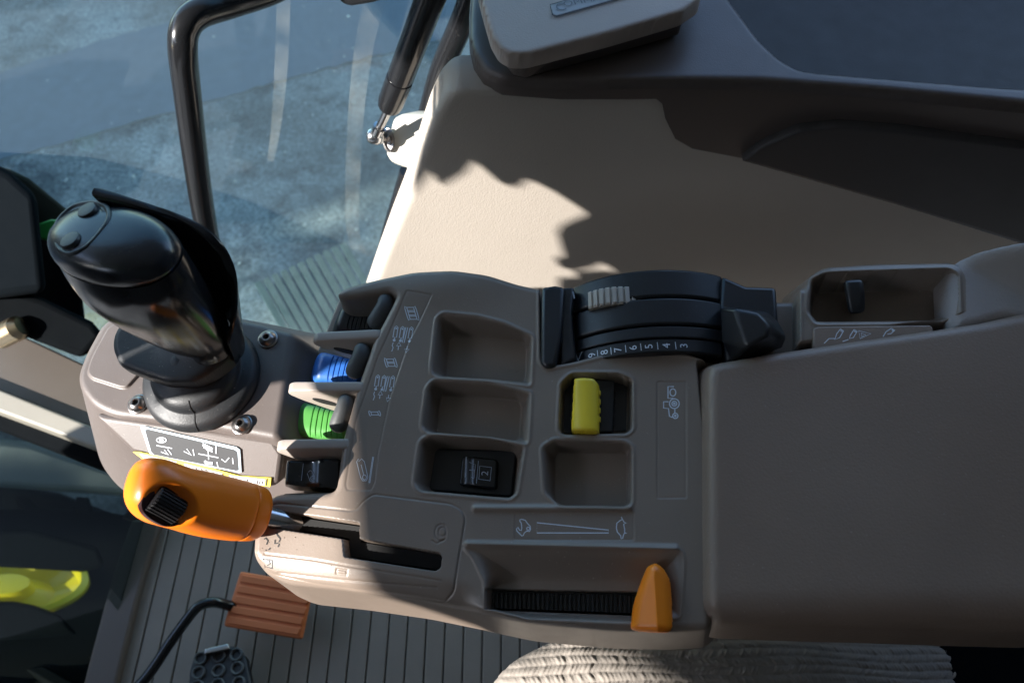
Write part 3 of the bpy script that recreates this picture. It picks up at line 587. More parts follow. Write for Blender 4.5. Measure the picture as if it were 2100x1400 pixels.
# the tan dividers between the levers
def divider(nx, ny, dx, dy, m, thick=.0075, drop=.034, cut=True):
    a = KF.uv(nx, ny); b = KF.uv(dx, dy); d = b - a; L = np.linalg.norm(d); d /= L; nn = np.array((-d[1], d[0]))
    prof = roundp(np.array([(.0, -.0035), (.004, .0), (L, .0005), (L + .004, -.004), (L + .004, -drop), (L * .75, -drop * .98), (.010, -.0115)]), .004)
    r = []
    for s, sc in ((-1, .0), (-1, 1), (-.6, 1.0), (.6, 1.0), (1, 1), (1, 0)):
        pass
    V = []; rings = []
    for off, ins in ((-thick / 2, .0016), (-thick / 2 + .0006, .0005), (-thick / 2 + .0016, 0), (thick / 2 - .0016, 0), (thick / 2 - .0006, .0005), (thick / 2, .0016)):
        c = prof.mean(0); q = prof + (c - prof) / (np.linalg.norm(c - prof, axis=1)[:, None] + 1e-9) * ins
        rings.append(np.array([KF.W(*(a + d * p[0] + nn * (off + (off < 0) * .013 * p[1] / drop)), p[1]) for p in q]))
    V, F = loft(rings); fin = mk('divider', V, F, m, K_, 50)
    if cut:      # dark oblong opening in the side of the divider
        c = np.array((L * .46, -.0125)); e = np.array((.92, -.38)); f_ = np.array((.38, .92))
        rr = [np.array([KF.W(*(a + d * p[0] + nn * (-thick / 2 - o - .0004 + .013 * p[1] / drop)), p[1]) for p in (c + np.cos(t) * e * .0105 * k + np.sin(t) * f_ * .0022 * k for t in np.linspace(0, 2 * math.pi, 24, endpoint=False))]) for k, o in ((1, .0003), (1, -.0005), (.8, -.0012))]
        V, F = loft(rr); mk('slot_hole', V, F, VOID, fin, 0)
    return fin
divider(638, 690, 778, 684, TAN); divider(587, 792, 745, 792, TAN); divider(563, 911, 716, 909, TAN, cut=False)

# printed labels on the console
hP = .00045
def rom(n, cx, cy, sl=-.28):   # outlined roman numeral lying on its side, bars across
    out_ = []
    h = 4.6 * n + 3.2
    L = lambda x, y: (cx + x - sl * y, cy + y)
    for k in range(n):
        y = (k - (n - 1) / 2) * 8.6
        out_.append([L(-7, y - 3), L(7, y - 3), L(7, y + 3), L(-7, y + 3), L(-7, y - 3)])
    e = (n - 1) / 2 * 8.6 + 5.2
    out_.append([L(-10.5, -e), L(-7, -e + 2.2), L(-7, e - 2.2), L(-10.5, e), L(-11.5, e * .6), L(-11.5, -e * .6), L(-10.5, -e)])
    out_.append([L(10.5, -e), L(7, -e + 2.2), L(7, e - 2.2), L(10.5, e), L(11.5, e * .6), L(11.5, -e * .6), L(10.5, -e)])
    return out_
def cyls(ox, oy):
    o = []
    for x, y in ((0, 0), (13, 1), (31, 2)):
        X, Y = ox + x, oy + y
        o += [[(X + 1, Y), (X + 5, Y - 3), (X + 8, Y), (X + 5, Y + 20), (X - 2.5, Y + 20), (X + 1, Y)], circ(X + 4.2, Y + 2, 1.1, n=6), [(X + 1.5, Y + 20), (X + .5, Y + 25)], circ(X, Y + 26, 2.2, n=7), circ(X, Y + 26, .8, n=5)]
    o += [[(ox + 24, oy), (ox + 28, oy), (ox + 20.5, oy + 31), (ox + 16.5, oy + 31), (ox + 24, oy)]]
    o += [[(ox - 2, oy + 31), (ox - 4, oy + 37), (ox - 2, oy + 41), (ox - 5, oy + 49)]]
    o += [[(ox + 10, oy + 30), (ox + 14, oy + 38), (ox + 5, oy + 38), (ox + 10, oy + 30)], [(ox + 9, oy + 38), (ox + 8, oy + 46)]]
    o += [[(ox + 27, oy + 38), (ox + 26, oy + 44)], [(ox + 22, oy + 44), (ox + 31, oy + 45), (ox + 24, oy + 52), (ox + 22, oy + 44)]]
    return o
for q in (rom(3, 845, 643), cyls(808, 671), rom(2, 801, 743), cyls(770, 771), rom(1, 768, 847)): ribbons('lever_symbol', KF, q, .00068, hP, PRINT, K_, surf=csurf)
ribbons('lever_symbol', KF, [[(735, 946), (741, 940), (747, 946), (754, 978), (751, 985), (743, 985), (739, 978), (731, 946), (735, 940)], circ(747, 978, 4, 5), [(740, 952), (746, 974)], [(766, 936), (758, 990), (756, 989), (764, 936), (766, 936)]], .0005, hP, PRINT, K_, surf=csurf)
rab = [[(1066, 1065), (1070, 1064), (1077, 1066), (1082, 1073), (1087, 1078), (1088, 1084), (1086, 1089), (1080, 1088), (1075, 1092), (1073, 1097), (1070, 1098), (1066, 1094), (1060, 1088), (1059, 1084), (1062, 1080), (1065, 1086), (1069, 1087), (1070, 1082), (1069, 1072), (1066, 1068), (1066, 1065)], circ(1083, 1083, 3.2, n=8)]
tur = [[(1274, 1059), (1277, 1065), (1280, 1070), (1284, 1071), (1279, 1074), (1281, 1085), (1281, 1091), (1285, 1092), (1280, 1093), (1278, 1098), (1277, 1103), (1274, 1104), (1273, 1098), (1266, 1090), (1264, 1082), (1265, 1072), (1271, 1067), (1276, 1064), (1274, 1059)]]
for nm, q in (('hare_symbol', rab), ('tortoise_symbol', tur), ('wedge_symbol', [[(1101, 1071), (1248, 1086), (1248, 1092), (1101, 1092), (1101, 1071)]])): ribbons(nm, KF, q, .0007, hP, PRINT, K_, surf=csurf)
ptx = [[(1382, 792), (1370, 792), (1370, 816), (1381, 816)], circ(1380, 804, 6, 7.5), [(1371, 823), (1361, 823), (1361, 836), (1371, 837), (1373, 853), (1379, 855)], [(1384, 837), (1384, 846)]]
ribbons('tractor_symbol', KF, ptx + [circ(1383, 827, 10, 10, 20), circ(1383, 827, 5, 5), circ(1383, 827, 1.6, 1.6, 8), circ(1385, 852, 5.4, 5.4), circ(1385, 852, 1.5, 1.5, 8)], .00085, hP, PRINT, K_, surf=csurf)
gi = [[(536, 1144), (553, 1147)], [(534, 1144), (533, 1160), (550, 1163), (553, 1147)], [(540, 1157), (547, 1154), (546, 1147), (541, 1146)], [(537, 1104), (540, 1101), (545, 1107), (542, 1115)], [(562, 1090), (565, 1096), (571, 1103), (568, 1110)], [(560, 1105), (559, 1113), (566, 1112)], [(569, 1113), (566, 1120)], [(546, 1126), (550, 1122)], [(540, 1126), (542, 1127)]]
ribbons('gate_marks', KF, gi, .0009, .0002, INK, K_, surf=csurf)
prism('slot_dark', KF, [(552, 1050), (732, 1076), (731, 1108), (896, 1136), (900, 1144), (898, 1162), (890, 1165), (710, 1138), (707, 1100), (552, 1075)], -.03, -.012, VOID, K_, 0, lvl=-.003)  # black sheet set in the slot in place of its shaded depth
# black bristle seal in the knob slot
SL = prism('slot_bed', KF, [(1008, 1212), (1322, 1217), (1320, 1258), (1006, 1246)], -.034, -.026, BLACK, K_, .0, lvl=-.026)
for i in range(34):
    s = i / 33; x = 1010 + s * 308
    hull('bristle_row', [KF.pt(x + dx, y, h) for dx in (-3.2, 3.2) for y in (1214 + s * 5, 1248 + s * 11) for h in (-.027,)] + [KF.pt(x + dx, y, -.0225) for dx in (-2.4, 2.4) for y in (1216 + s * 5, 1246 + s * 11)], BLACK, K_, 0)

# crumbs of dirt lying in the pockets and on the deck
gp = []
for (x0, y0, x1, y1, n) in ((925, 705, 1072, 775, 26), (905, 825, 1055, 895, 22), (1145, 940, 1280, 1030, 24), (700, 620, 1430, 1110, 40), (1010, 1140, 1290, 1200, 14), (540, 1090, 700, 1180, 14)):
    gp += [KF.uv(rng.uniform(x0, x1), rng.uniform(y0, y1), -.016) for _ in range(n)]
gp = np.array(gp); gh = csurf(gp[:, 0], gp[:, 1]); V = []; F = []
for (u, v), h in zip(gp, gh):
    if h < -.03: continue
    r = rng.uniform(.00025, .0007); k = len(V); a = rng.uniform(0, 6)
    V += [KF.W(u + r * math.cos(a + q), v + r * .7 * math.sin(a + q), h - .0002) for q in (0, 2.1, 4.2)] + [KF.W(u, v, h + r * .8)]; F += [(k, k + 1, k + 3), (k + 1, k + 2, k + 3), (k + 2, k, k + 3)]
gr = mk('grit', V, F, mat('soil_crumbs', (.33, .27, .20), .9, var=.4), K_, 0); gr['kind'] = 'stuff'
# ---- hydraulic levers
def lever_cap(th, px, w0, H, m, name='lever_cap', ribs=5, tilt=.006):
    P = KF.uvs(px, w0 + H); a, b, c, d = P     # tl, tr, br, bl (left end = lever tip)
    nu = 170; nv = 16; rows = []
    for i in range(nu + 1):
        s = i / nu; row = []
        for j in range(nv + 1):
            t_ = j / nv; p = (a * (1 - s) + b * s) * (1 - t_) + (d * (1 - s) + c * s) * t_
            h = w0 + H - .0042 * (2 * t_ - 1) ** 4 - tilt * s
            h -= .011 * max(0, (.30 - s) / .30) ** 2.0
            gq = (s - .44) / .095; h -= .0009 * max(0, 1 - abs(gq - round(gq)) / .13) * (abs(2 * t_ - 1) < .93) * (.40 < s < .95)
            row.append(KF.W(p[0], p[1], h))
        # close the ring below
        p0 = (a * (1 - s) + b * s); p1 = (d * (1 - s) + c * s)
        row = [KF.W(p0[0], p0[1], w0 - .016)] + row + [KF.W(p1[0], p1[1], w0 - .016)]
        rows.append(np.array(row))
    V, F = loft(rows); return mk(name, V, F, m, th, 50)
def thumb_pad(th, pts, w0, r=.0071):
    P = crom([KF.pt(x, y, w0 + dz) for x, y, dz in pts], 7); n = len(P); s = np.linspace(-1, 1, n); rad = r * (1 - np.abs(s) ** 6 * .55)
    V, F = tube(P, rad, 18, True, 1.25, ref=KF.w); return mk('thumb_pad', V, F, RUBG, th, 70)
LV = [('hydraulic_lever', 'black ribbed lever furthest from the orange handle, in the top bay', BLACK, [(692, 612), (770, 622), (756, 678), (668, 672)], [(792, 608, .002), (790, 628, .003), (776, 652, .001), (764, 672, -.002)]),
      ('hydraulic_lever', 'bright blue ribbed lever between two tan dividers', BLUE, [(640, 713), (735, 734), (724, 784), (623, 776)], [(744, 708, .002), (742, 728, .003), (731, 752, .001), (722, 774, -.002)]),
      ('hydraulic_lever', 'bright green ribbed lever between two tan dividers', GREEN, [(598, 817), (700, 838), (694, 894), (582, 889)], [(712, 812, .002), (709, 834, .003), (698, 862, .001), (690, 884, -.002)])]
for nm, lb, m, px, pad in LV:
    t = thing(nm, KF.pt(px[3][0] + 40, px[3][1], -.03), lb, 'lever', 'hydraulic levers on the console front')
    lever_cap(t, px, -.032, .010, m)
    thumb_pad(t, pad, -.011)
    q = KF.pt((px[0][0] + px[2][0]) / 2, (px[0][1] + px[2][1]) / 2, -.02); mk('lever_stem', *tube([q - KF.w * .018, q - KF.w * .034], .006, 12), BLACK, t)
t = thing('rocker_paddle', KF.pt(640, 975, -.03), 'glossy black paddle lever with a thin cylinder symbol beside the gate plate', 'lever')
P = KF.uvs([(580, 944), (690, 938), (688, 1000), (576, 992)], -.006); a, b, c, d = P; rows = []
for i in range(25):
    s = i / 24; row = []
    for j in range(15):
        q = (a * (1 - s) + b * s) * (1 - j / 14) + (d * (1 - s) + c * s) * j / 14
        h = -.004 - .010 * (max(0, (.14 - s)) / .14) ** 2 - .0045 * math.sin(math.pi * min(1, max(0, (s - .08) / .72))) - .001 * (2 * j / 14 - 1) ** 6 - .018 * max(0, s - .68)
        row.append(KF.W(q[0], q[1], h))
    row = [KF.W(*(a * (1 - s) + b * s), -.032)] + row + [KF.W(*(d * (1 - s) + c * s), -.032)]; rows.append(np.array(row))
V, F = loft(rows); mk('paddle', V, F, GLOSS, t, 45)
def padh(u, v): return -.0078
ribbons('paddle_symbol', KF, [[(622, 950), (618, 985)], [(632, 968), (636, 964), (640, 966), (646, 978), (642, 986), (636, 986), (630, 970)], circ(641, 980, 4)], .0004, -.0074, PRINTD, t)

# ---- black selector switch in the third pocket
t = thing('range_switch', KF.pt(985, 965, -.024), 'black rocker switch marked one and two in a console pocket', 'switch')
dome('switch_bezel', KF, [(884, 918), (1060, 922), (1050, 1019), (872, 1006)], -.0262, .0040, .002, BLACK, t, depth=.004)
dome('rocker', KF, [(944, 932), (1020, 940), (1016, 1002), (938, 992)], -.026, .0125, .002, GLOSS, t, extra=lambda U, V, sd: -.004 * sm((KF.uv(978, 960, -.0135)[0] - U) / .012))
hs = -.0128
ribbons('switch_marks', KF, [[(981, 945), (977, 991)], [(984, 955), (1008, 958), (1005, 985), (982, 982), (984, 955)]], .0005, hs, PRINTD, t)
ribbons('switch_marks', KF, [[(962, 947), (975, 952), (972, 980), (966, 978)]], .0004, hs + .0006, PRINTD, t)
text('switch_digit', KF, '2', 995, 970, .0072, 84, hs, PRINTD, t); text('switch_digit', KF, '1', 969, 964, .0062, 80, hs + .0006, PRINTD, t)
ribbons('switch_marks', KF, [[(956, 936), (954, 978)]], .0008, hs - .001, PRINTD, t)

# ---- yellow power take-off knob in its black well
t = thing('pto_knob', KF.pt(1200, 840, -.02), 'yellow push-pull knob standing in a square black well', 'knob')
prism('well_lining', KF, [(1158, 784), (1286, 782), (1284, 882), (1156, 887)], -.0225, -.0205, BLACK, t, .0, lvl=-.02)
dome('knob_base', KF, [(1172, 772), (1262, 778), (1258, 886), (1168, 888)], -.021, .012, .002, BLACK, t)
ykn = lambda U, V, sd: -.0045 * ((U - KF.uv(1201, 830, .008)[0]) / .0105) ** 2 * .9
dome('knob_cap', KF, [(1176, 772), (1219, 773), (1229, 784), (1228, 884), (1205, 884), (1169, 879)], -.006, .014, .003, YELLOW, t, rc=.002, extra=ykn, depth=.012)
for i in range(4):
    x = 1228.5; y = 806 + i * 18
    hull('grip_rib', [KF.pt(x + dx, y + dy, h) for dx in (-2, 3.5) for dy in (-6, 6) for h in (-.004, .0005)], YELLOW, t, .0008)

# ---- speed quadrant: black arched module with dial and number band
Q_ = thing('speed_quadrant', KF.pt(1340, 650, -.02), 'black arched speed quadrant with a row of white numbers', 'control')
RQ = .093; WT = .010; UC = KF.uv(1338, 640, WT)[0]
def qw(u, R=RQ, wt=WT): return wt - (R - math.sqrt(max(R * R - (u - UC) ** 2, 1e-6)))
def band(name, y0, y1, x0, x1, dw, m, bev=.0009):
    v0 = KF.uv(1338, y1, WT + dw)[1]; v1 = KF.uv(1338, y0, WT + dw)[1]; u0 = KF.uv(x0, 650, WT)[0]; u1 = KF.uv(x1, 650, WT)[0]
    rings = []
    for i in range(33):
        u = u0 + (u1 - u0) * i / 32; h = qw(u) + dw; rings.append(np.array([KF.W(u, v0, h - .02), KF.W(u, v0, h), KF.W(u, v1, h), KF.W(u, v1, h - .02)]))
    V, F = loft(rings); return mk(name, V, F, m, Q_, 35, bev, 2)
band('rear_housing', 552, 608, 1150, 1500, .0, BLACK, .002)
band('slide_arm', 611, 664, 1180, 1490, .0012, BLACK, .0015)
band('middle_rail', 669, 692, 1180, 1490, .0, BLACK)
band('number_band', 695, 722, 1150, 1480, -.0012, BLACK)
band('groove_bed', 600, 700, 1160, 1490, -.005, VOID, 0)
prism('end_bar', KF, [(1110, 588), (1138, 584), (1158, 588), (1152, 690), (1140, 750), (1120, 754), (1108, 744)], -.03, .004, BLACK, Q_, .003)
prism('end_bar', KF, [(1142, 590), (1178, 588), (1172, 640), (1182, 735), (1150, 748), (1148, 690)], -.03, -.001, BLACK, Q_, .002)
prism('end_block', KF, [(1480, 564), (1530, 586), (1592, 588), (1600, 700), (1490, 742), (1475, 640)], -.03, -.004, BLACK, Q_, .003)
qs = lambda u, v: np.vectorize(qw)(u) - .0012 + .0003
for s, x, y in (('9', 1213, 719), ('8', 1239, 714), ('7', 1267, 711), ('6', 1298, 708), ('5', 1330, 708), ('4', 1366, 708), ('3', 1402, 710)):
    u = KF.uv(x, 705, .004)[0]; V, F = text_geo(s); V = V * .0078; a = math.radians(92); vv = KF.uv(1338, 708.5, WT)[1]
    V = V @ np.array(((math.cos(a), math.sin(a)), (-math.sin(a), math.cos(a)))) + (u, vv); mk('number', [KF.W(p[0], p[1], qs(*p)) for p in V], F, PRINT, Q_, 0)
for x in (1224, 1252, 1282, 1313, 1347, 1384):
    u = KF.uv(x, 705, .004)[0]; v0 = KF.uv(1338, 701, WT)[1]; v1 = KF.uv(1338, 716, WT)[1]
    ribbons('tick', KF, [[(u, v0), (u + .0002, v1)]], .0005, 0, PRINT, Q_, px=False, surf=qs)
ul = KF.uv(1184, 728, -.004); ribbons('wedge_mark', KF, [[(ul[0] - .004, ul[1] + .004), (ul[0] - .001, ul[1] - .0045), (ul[0] + .0035, ul[1] + .0045)], [(ul[0] - .0015, ul[1] + .004), (ul[0] + .0005, ul[1] - .003)]], .0007, 0, PRINT, Q_, px=False, surf=qs)
# dial wheel with ribs
u0 = KF.uv(1203, 610, .006)[0]; u1 = KF.uv(1290, 610, .006)[0]; v0 = KF.uv(1245, 630, .006)[1]; v1 = KF.uv(1245, 592, .006)[1]
th = thing('set_speed_dial', KF.pt(1245, 610, .004), 'small tan ribbed thumb dial let into the black quadrant', 'dial')
Rd = .034; ud = (u0 + u1) / 2 + .006; wd = qw(ud) + .0048 - Rd
rings = []
for i in range(91):
    a = (-38 + 76 * i / 90); ph = (i % 10) / 10; r = Rd - (.0016 if ph >= .7 else 0.); a = math.radians(a)
    u = ud + r * math.sin(a); h = wd + r * math.cos(a); rings.append(np.array([KF.W(u, v0 + .0006, h - .001), KF.W(u, v0 + .002, h), KF.W(u, v1 - .002, h), KF.W(u, v1 - .0006, h - .001), KF.W(u, v1 - .0006, h - .01), KF.W(u, v0 + .0006, h - .01)]))
V, F = loft(rings); mk('ribbed_wheel', V, F, mat('dial_tan', (.42, .37, .32), .5), th, 25)
ribbons('dial_mark', KF, [[(1175, 598), (1178, 612)]], .001, .0, PRINTD, th)
# quadrant hand knob
th = thing('quadrant_knob', KF.pt(1540, 690, .0), 'angular black pointed hand knob at the end of the speed quadrant', 'knob')
hull('knob_body', [KF.pt(x, y, h) for x, y, h in ((1478, 628, .012), (1480, 700, .006), (1500, 742, -.006), (1552, 640, .026), (1578, 668, .026), (1572, 690, .026), (1530, 712, .022), (1506, 632, .024), (1596, 660, .010), (1612, 690, .004), (1604, 715, -.004), (1575, 640, .012), (1478, 628, -.012), (1612, 690, -.012), (1500, 742, -.014))], BLACK, th, .0025, 4)

# ---- rear pocket knob with its symbol plate
t = thing('toggle_knob', KF.pt(1750, 640, -.03), 'short black toggle standing in the deep rear pocket', 'knob')
hull('toggle_cap', [KF.pt(x, y, h) for x, y, h in ((1732, 574, .004), (1768, 572, .004), (1774, 600, .003), (1774, 640, -.004), (1742, 643, -.004), (1736, 605, .002), (1728, 578, -.012), (1740, 645, -.014), (1774, 640, -.014), (1770, 576, -.012))], BLACK, t, .003, 4)
mk('toggle_stem', *tube([KF.pt(1752, 625, -.010), KF.pt(1752, 625, -.034)], .005, 12), BLACK, t)
sp = prism('symbol_plate', KF, [(1668, 674), (1678, 669), (1908, 666), (1914, 672), (1914, 720), (1668, 720)], -.004, .0022, LIDB, K_, .0012)
sy = [[(1716, 684), (1724, 674), (1730, 678), (1722, 692), (1712, 696), (1716, 684)], circ(1726, 678, 1.6, n=7), [(1712, 694), (1700, 694), (1690, 704)], [(1744, 687), (1752, 675), (1758, 679), (1750, 692), (1742, 694), (1744, 687)], circ(1754, 679, 1.6, n=7), [(1740, 696), (1728, 700)], [(1761, 678), (1764, 694), (1786, 684), (1761, 678)], [(1766, 683), (1776, 686), (1767, 690), (1766, 683)], [(1811, 690), (1817, 680), (1828, 673), (1835, 677), (1827, 684), (1820, 685)], circ(1831, 677, 1.5, n=7)]
ribbons('plate_symbols', KF, sy, .0006, .0027, PRINT, K_)

# ---- orange hand-throttle knob
t = thing('hand_throttle', KF.pt(1335, 1270, -.03), 'tall orange slider knob at the end of the black slot', 'knob')
fx = KF.uvs([(1338, 1160), (1345, 1290)], .012)
def ridge(U, V, sd):
    s = np.clip((V - fx[1][1]) / (fx[0][1] - fx[1][1]), 0, 1); uc = fx[1][0] + (fx[0][0] - fx[1][0]) * s
    return -.55 * np.abs(U - uc - .001) * .9 - .004 * s
dome('slider_knob', KF, [(1292, 1288), (1300, 1232), (1316, 1186), (1328, 1158), (1346, 1152), (1360, 1160), (1376, 1184), (1380, 1240), (1381, 1286), (1372, 1298), (1340, 1297), (1304, 1294)], -.010, .026, .006, ORANGE2, t, rc=.004, w=.010, extra=ridge, depth=.006, res=.0005)

# ================================================================== ARMREST LID AND CUSHION
t = thing('padded_armrest', KF.pt(1750, 1000, -.03), 'large smooth taupe armrest lid filling the right side', 'armrest')
lid = roundp(KF.uvs([(1448, 772), (1454, 746), (1476, 738), (1600, 716), (1760, 692), (1920, 670), (2020, 655), (2180, 620), (2180, 1300), (2000, 1296), (1800, 1290), (1600, 1285), (1476, 1280), (1457, 1262), (1448, 1240)], .012), .004)
def lidh(U, V, sd):
    h = .012 + edgeh(sd, .009, 3.0) - .02 * sm((KF.uv(1600, 1190, .012)[1] - V) / .05) ** 1.6
    return h + .0012 * np.sin(U * 31 + 1) * np.sin(V * 27)
hf('lid_cover', KF, lid, lidh, .0014, LIDB, t, .008, None)
hull('lid_underside', [KF.pt(x, y, h) for x, y in ((1450, 1290), (1462, 800), (2200, 700), (2200, 1310), (1750, 1306)) for h in (-.05, -.022)], DKB, t, .002)
t = thing('arm_cushion', KF.pt(2050, 600, .0), 'grey woven arm cushion corner at the right edge', 'cushion')
cu = roundp(KF.uvs([(1958, 540), (1975, 518), (2010, 510), (2200, 516), (2200, 690), (2090, 640), (2010, 664), (1965, 668)], .01), .008)
def cush(U, V, sd):
    k = KF.uv(2010, 515, .02); d = (U - k[0]) * .62 + (V - k[1]) * .78
    return .0 + edgeh(sd, .010, 0) + .030 * sm((d + .004) / .030) * 1.0
hf('cushion_top', KF, cu, cush, .001, CUSH, t, 0, -.03)
# seat fabric
t = thing('seat_cushion', atz(1450, 1390, .40), 'cream knitted seat cushion edge below the console, half in sunlight', 'seat')
SFm = Frame(atz(1400, 1380, .475), (0, -.05, 1))
se = roundp(SFm.uvs([(985, 1440), (1010, 1392), (1050, 1350), (1110, 1318), (1180, 1290), (2200, 1240), (2200, 1560), (985, 1560)]), .03)
rr = SFm.uv(1400, 1380)
def seath(U, V, sd):
    h = edgeh(sd, .035, 0) - .11 * sm((U - SFm.uv(1440, 1370)[0]) / .34)
    U = U + .0011 * np.sin(V * 91 + 3 * np.sin(U * 47)); V = V + .0014 * np.sin(U * 37 + 2 * np.sin(V * 53))
    row = V / .0060; k = np.floor(row); fr_ = row - k; ph = (U / .0036 + (fr_ - .5) * np.where(np.mod(k, 2) > .5, 1.1, -1.1))
    am = .55 + .9 * np.modf(np.abs(np.sin(k * 12.99 + np.floor(ph) * 78.23) * 437.58))[0]
    return h + .0017 * am * np.sin(math.pi * fr_) ** .6 * (.45 + .55 * np.abs(np.sin(math.pi * ph)) ** .7)
box('seat_base', (.55, -.02, .33), (.9, .5, .12), MATB, t, .02)
hf('seat_fabric', SFm, se, seath, .0009, mat('knit_cloth', (.31, .275, .24), .95, grain=.8, gscale=900, var=.25), t, 0, -.10)

# ================================================================== JOYSTICK POD
J_ = thing('joystick_pod', PF.pt(400, 820, -.06), 'taupe moulded joystick pod with three bolts and a black symbol decal', 'console')
pod = roundp(PF.uvs([(205, 662), (240, 640), (400, 630), (540, 660), (640, 690), (668, 720), (668, 860), (640, 906), (600, 910), (430, 878), (300, 862), (230, 855), (186, 834), (160, 800), (154, 770), (170, 725)]), .010)
padp = roundp(PF.uvs([(224, 672), (300, 640), (330, 720), (262, 796), (250, 796), (190, 777), (181, 765), (190, 735)]), .004)
fa = PF.uvs([(160, 800), (600, 900)])
def podh(U, V, sd):
    h = edgeh(sd, .007, 2.3)
    h -= .030 * sm((U - PF.uv(572, 800)[0]) / .030)
    s = sdf(padp, U, V, .02); h += .0022 * sm(-s / .0016 + .5)
    return h
hf('pod_body', PF, pod, podh, .0008, PODB, J_, .045, None)
for x, y in ((284, 829), (497, 871), (550, 696)):
    c = PF.pt(x, y, 0)
    V, F = loft([ell(c + PF.w * k, PF.u * r, PF.v * r, 32) for r, k in ((.0082, .0), (.0082, .0012), (.0075, .0016), (.0070, .0016), (.0068, .0024), (.0055, .0044), (.0036, .0056), (.0026, .0056), (.0022, .0050), (.0022, .0018), (.0002, .0018))], caps=False)
    bo = mk('bolt', V, F, DKMET, J_, 28)
    V, F = loft([ell(c + PF.w * .0019, PF.u * .0021, PF.v * .0021, 6), ell(c + PF.w * .0022, PF.u * .0020, PF.v * .0020, 6)]); mk('hex_socket', V, F, VOID, bo, 0)
# decal on the pod's sloping near face
na = np.cross(PF.W(1, 0, 0) - PF.o, np.array((0, .42, .92)))
p0 = PF.pt(400, 935, -.016); FX = Frame(p0, (-.10, -.62, .78), (.97, -.23, .0))
dq = [(289, 876), (490, 918), (494, 972), (470, 968), (312, 934)]
dq = [(288, 875), (296, 874), (484, 916), (492, 922), (495, 968), (490, 969), (312, 934), (306, 928)]
prism('face_panel', FX, [(190, 850), (560, 900), (580, 930), (572, 990), (556, 1000), (270, 928)], -.02, -.0012, PODB, J_, .004)
dc = prism('decal', FX, dq, -.0012, .0004, SILV, J_, 0)
prism('decal_face', FX, [(297, 881), (303, 880), (480, 922), (486, 927), (489, 964), (484, 965), (316, 932), (310, 926)], .0004, .0007, DECAL, dc, 0)
dl = [circ(331, 902, 10, 5, 14), [(321, 913), (353, 919)], [(330, 926), (346, 932), (337, 922)], [(344, 921), (352, 932)], [(377, 925), (393, 933), (383, 920)], [(396, 921), (398, 934)], [(416, 908), (424, 922), (436, 926)], [(407, 930), (448, 938)], [(427, 924), (428, 942)], [(418, 946), (436, 950), (420, 944)], [(443, 914), (443, 930)], [(445, 947), (447, 957)], [(454, 941), (462, 947), (470, 938)], [(477, 939), (478, 951)], circ(331, 902, 4, 2, 8)]
ribbons('decal_symbols', FX, dl, .0008, .0011, PRINT, dc)
ribbons('decal_symbols', FX, [[(416, 911), (436, 921)], [(418, 915), (434, 923)], [(420, 948), (436, 950)]], .0024, .0011, PRINT, dc)
st = prism('sticker', FX, [(272, 926), (284, 926), (400, 950), (490, 975), (556, 979), (554, 998), (500, 990), (380, 966), (290, 940)], -.0012, .0006, STICKY, J_, 0)
for q in ([(286, 930), (362, 946), (358, 958), (296, 941)], [(378, 950), (456, 970), (452, 984), (376, 964)], [(470, 974), (544, 983), (542, 995), (468, 986)]):
    prism('sticker_field', FX, q, .0006, .0009, STICKW, st, 0)
ribbons('sticker_print', FX, [[(478, 978), (477, 985)], [(484, 979), (483, 986)], [(507, 982), (506, 989)], [(528, 985), (527, 992)], [(533, 985), (532, 992)], [(538, 986), (537, 993)], [(400, 958), (404, 962)], [(412, 960), (416, 966)], [(420, 963), (426, 965)], [(436, 968), (442, 973)], [(456, 971), (454, 986)], [(547, 981), (545, 996)]], .0008, .0012, INK, st)

# ================================================================== JOYSTICK
JB = PF.pt(418, 776, 0)
JS = thing('joystick', JB, 'glossy black joystick grip with two thumb buttons and a curved guard', 'joystick')
prof = [(.0462, .0), (.0470, .004), (.0455, .0085), (.042, .0115), (.0365, .0125), (.0352, .0135), (.0348, .017), (.0335, .021), (.029, .024), (.022, .0255), (.018, .030), (.012, .040), (.004, .044)]
V, F = loft([ell(JB + PF.w * k, PF.u * r, PF.v * r, 72) for r, k in prof]); bt = mk('boot', V, F, RUB, JS, 50)
for a in (-82, 98):
    a = math.radians(a); pth = [JB + (PF.u * math.cos(a) + PF.v * math.sin(a)) * (r + .0001) + PF.w * k for r, k in prof[1:9]]
    mk('mould_seam', *tube(pth, .0005, 6), RUB, bt)
# hand rest below the grip
HZ = .040; HF = Frame(PF.pt(360, 720, HZ), (-.06, -.10, 1))
hr = [(226, 712), (228, 686), (244, 658), (290, 640), (400, 625), (478, 660), (490, 700), (470, 738), (436, 764), (396, 784), (340, 784), (286, 766), (240, 748)]
def resth(U, V, sd):
    c = HF.uv(425, 685); return edgeh(sd, .006, 0) + .016 * np.exp(-((U - c[0]) ** 2 + (V - c[1]) ** 2) / .024 ** 2)
hf('hand_rest', HF, roundp(HF.uvs(hr), .006), resth, .0007, RUB, JS, 0, -.013)
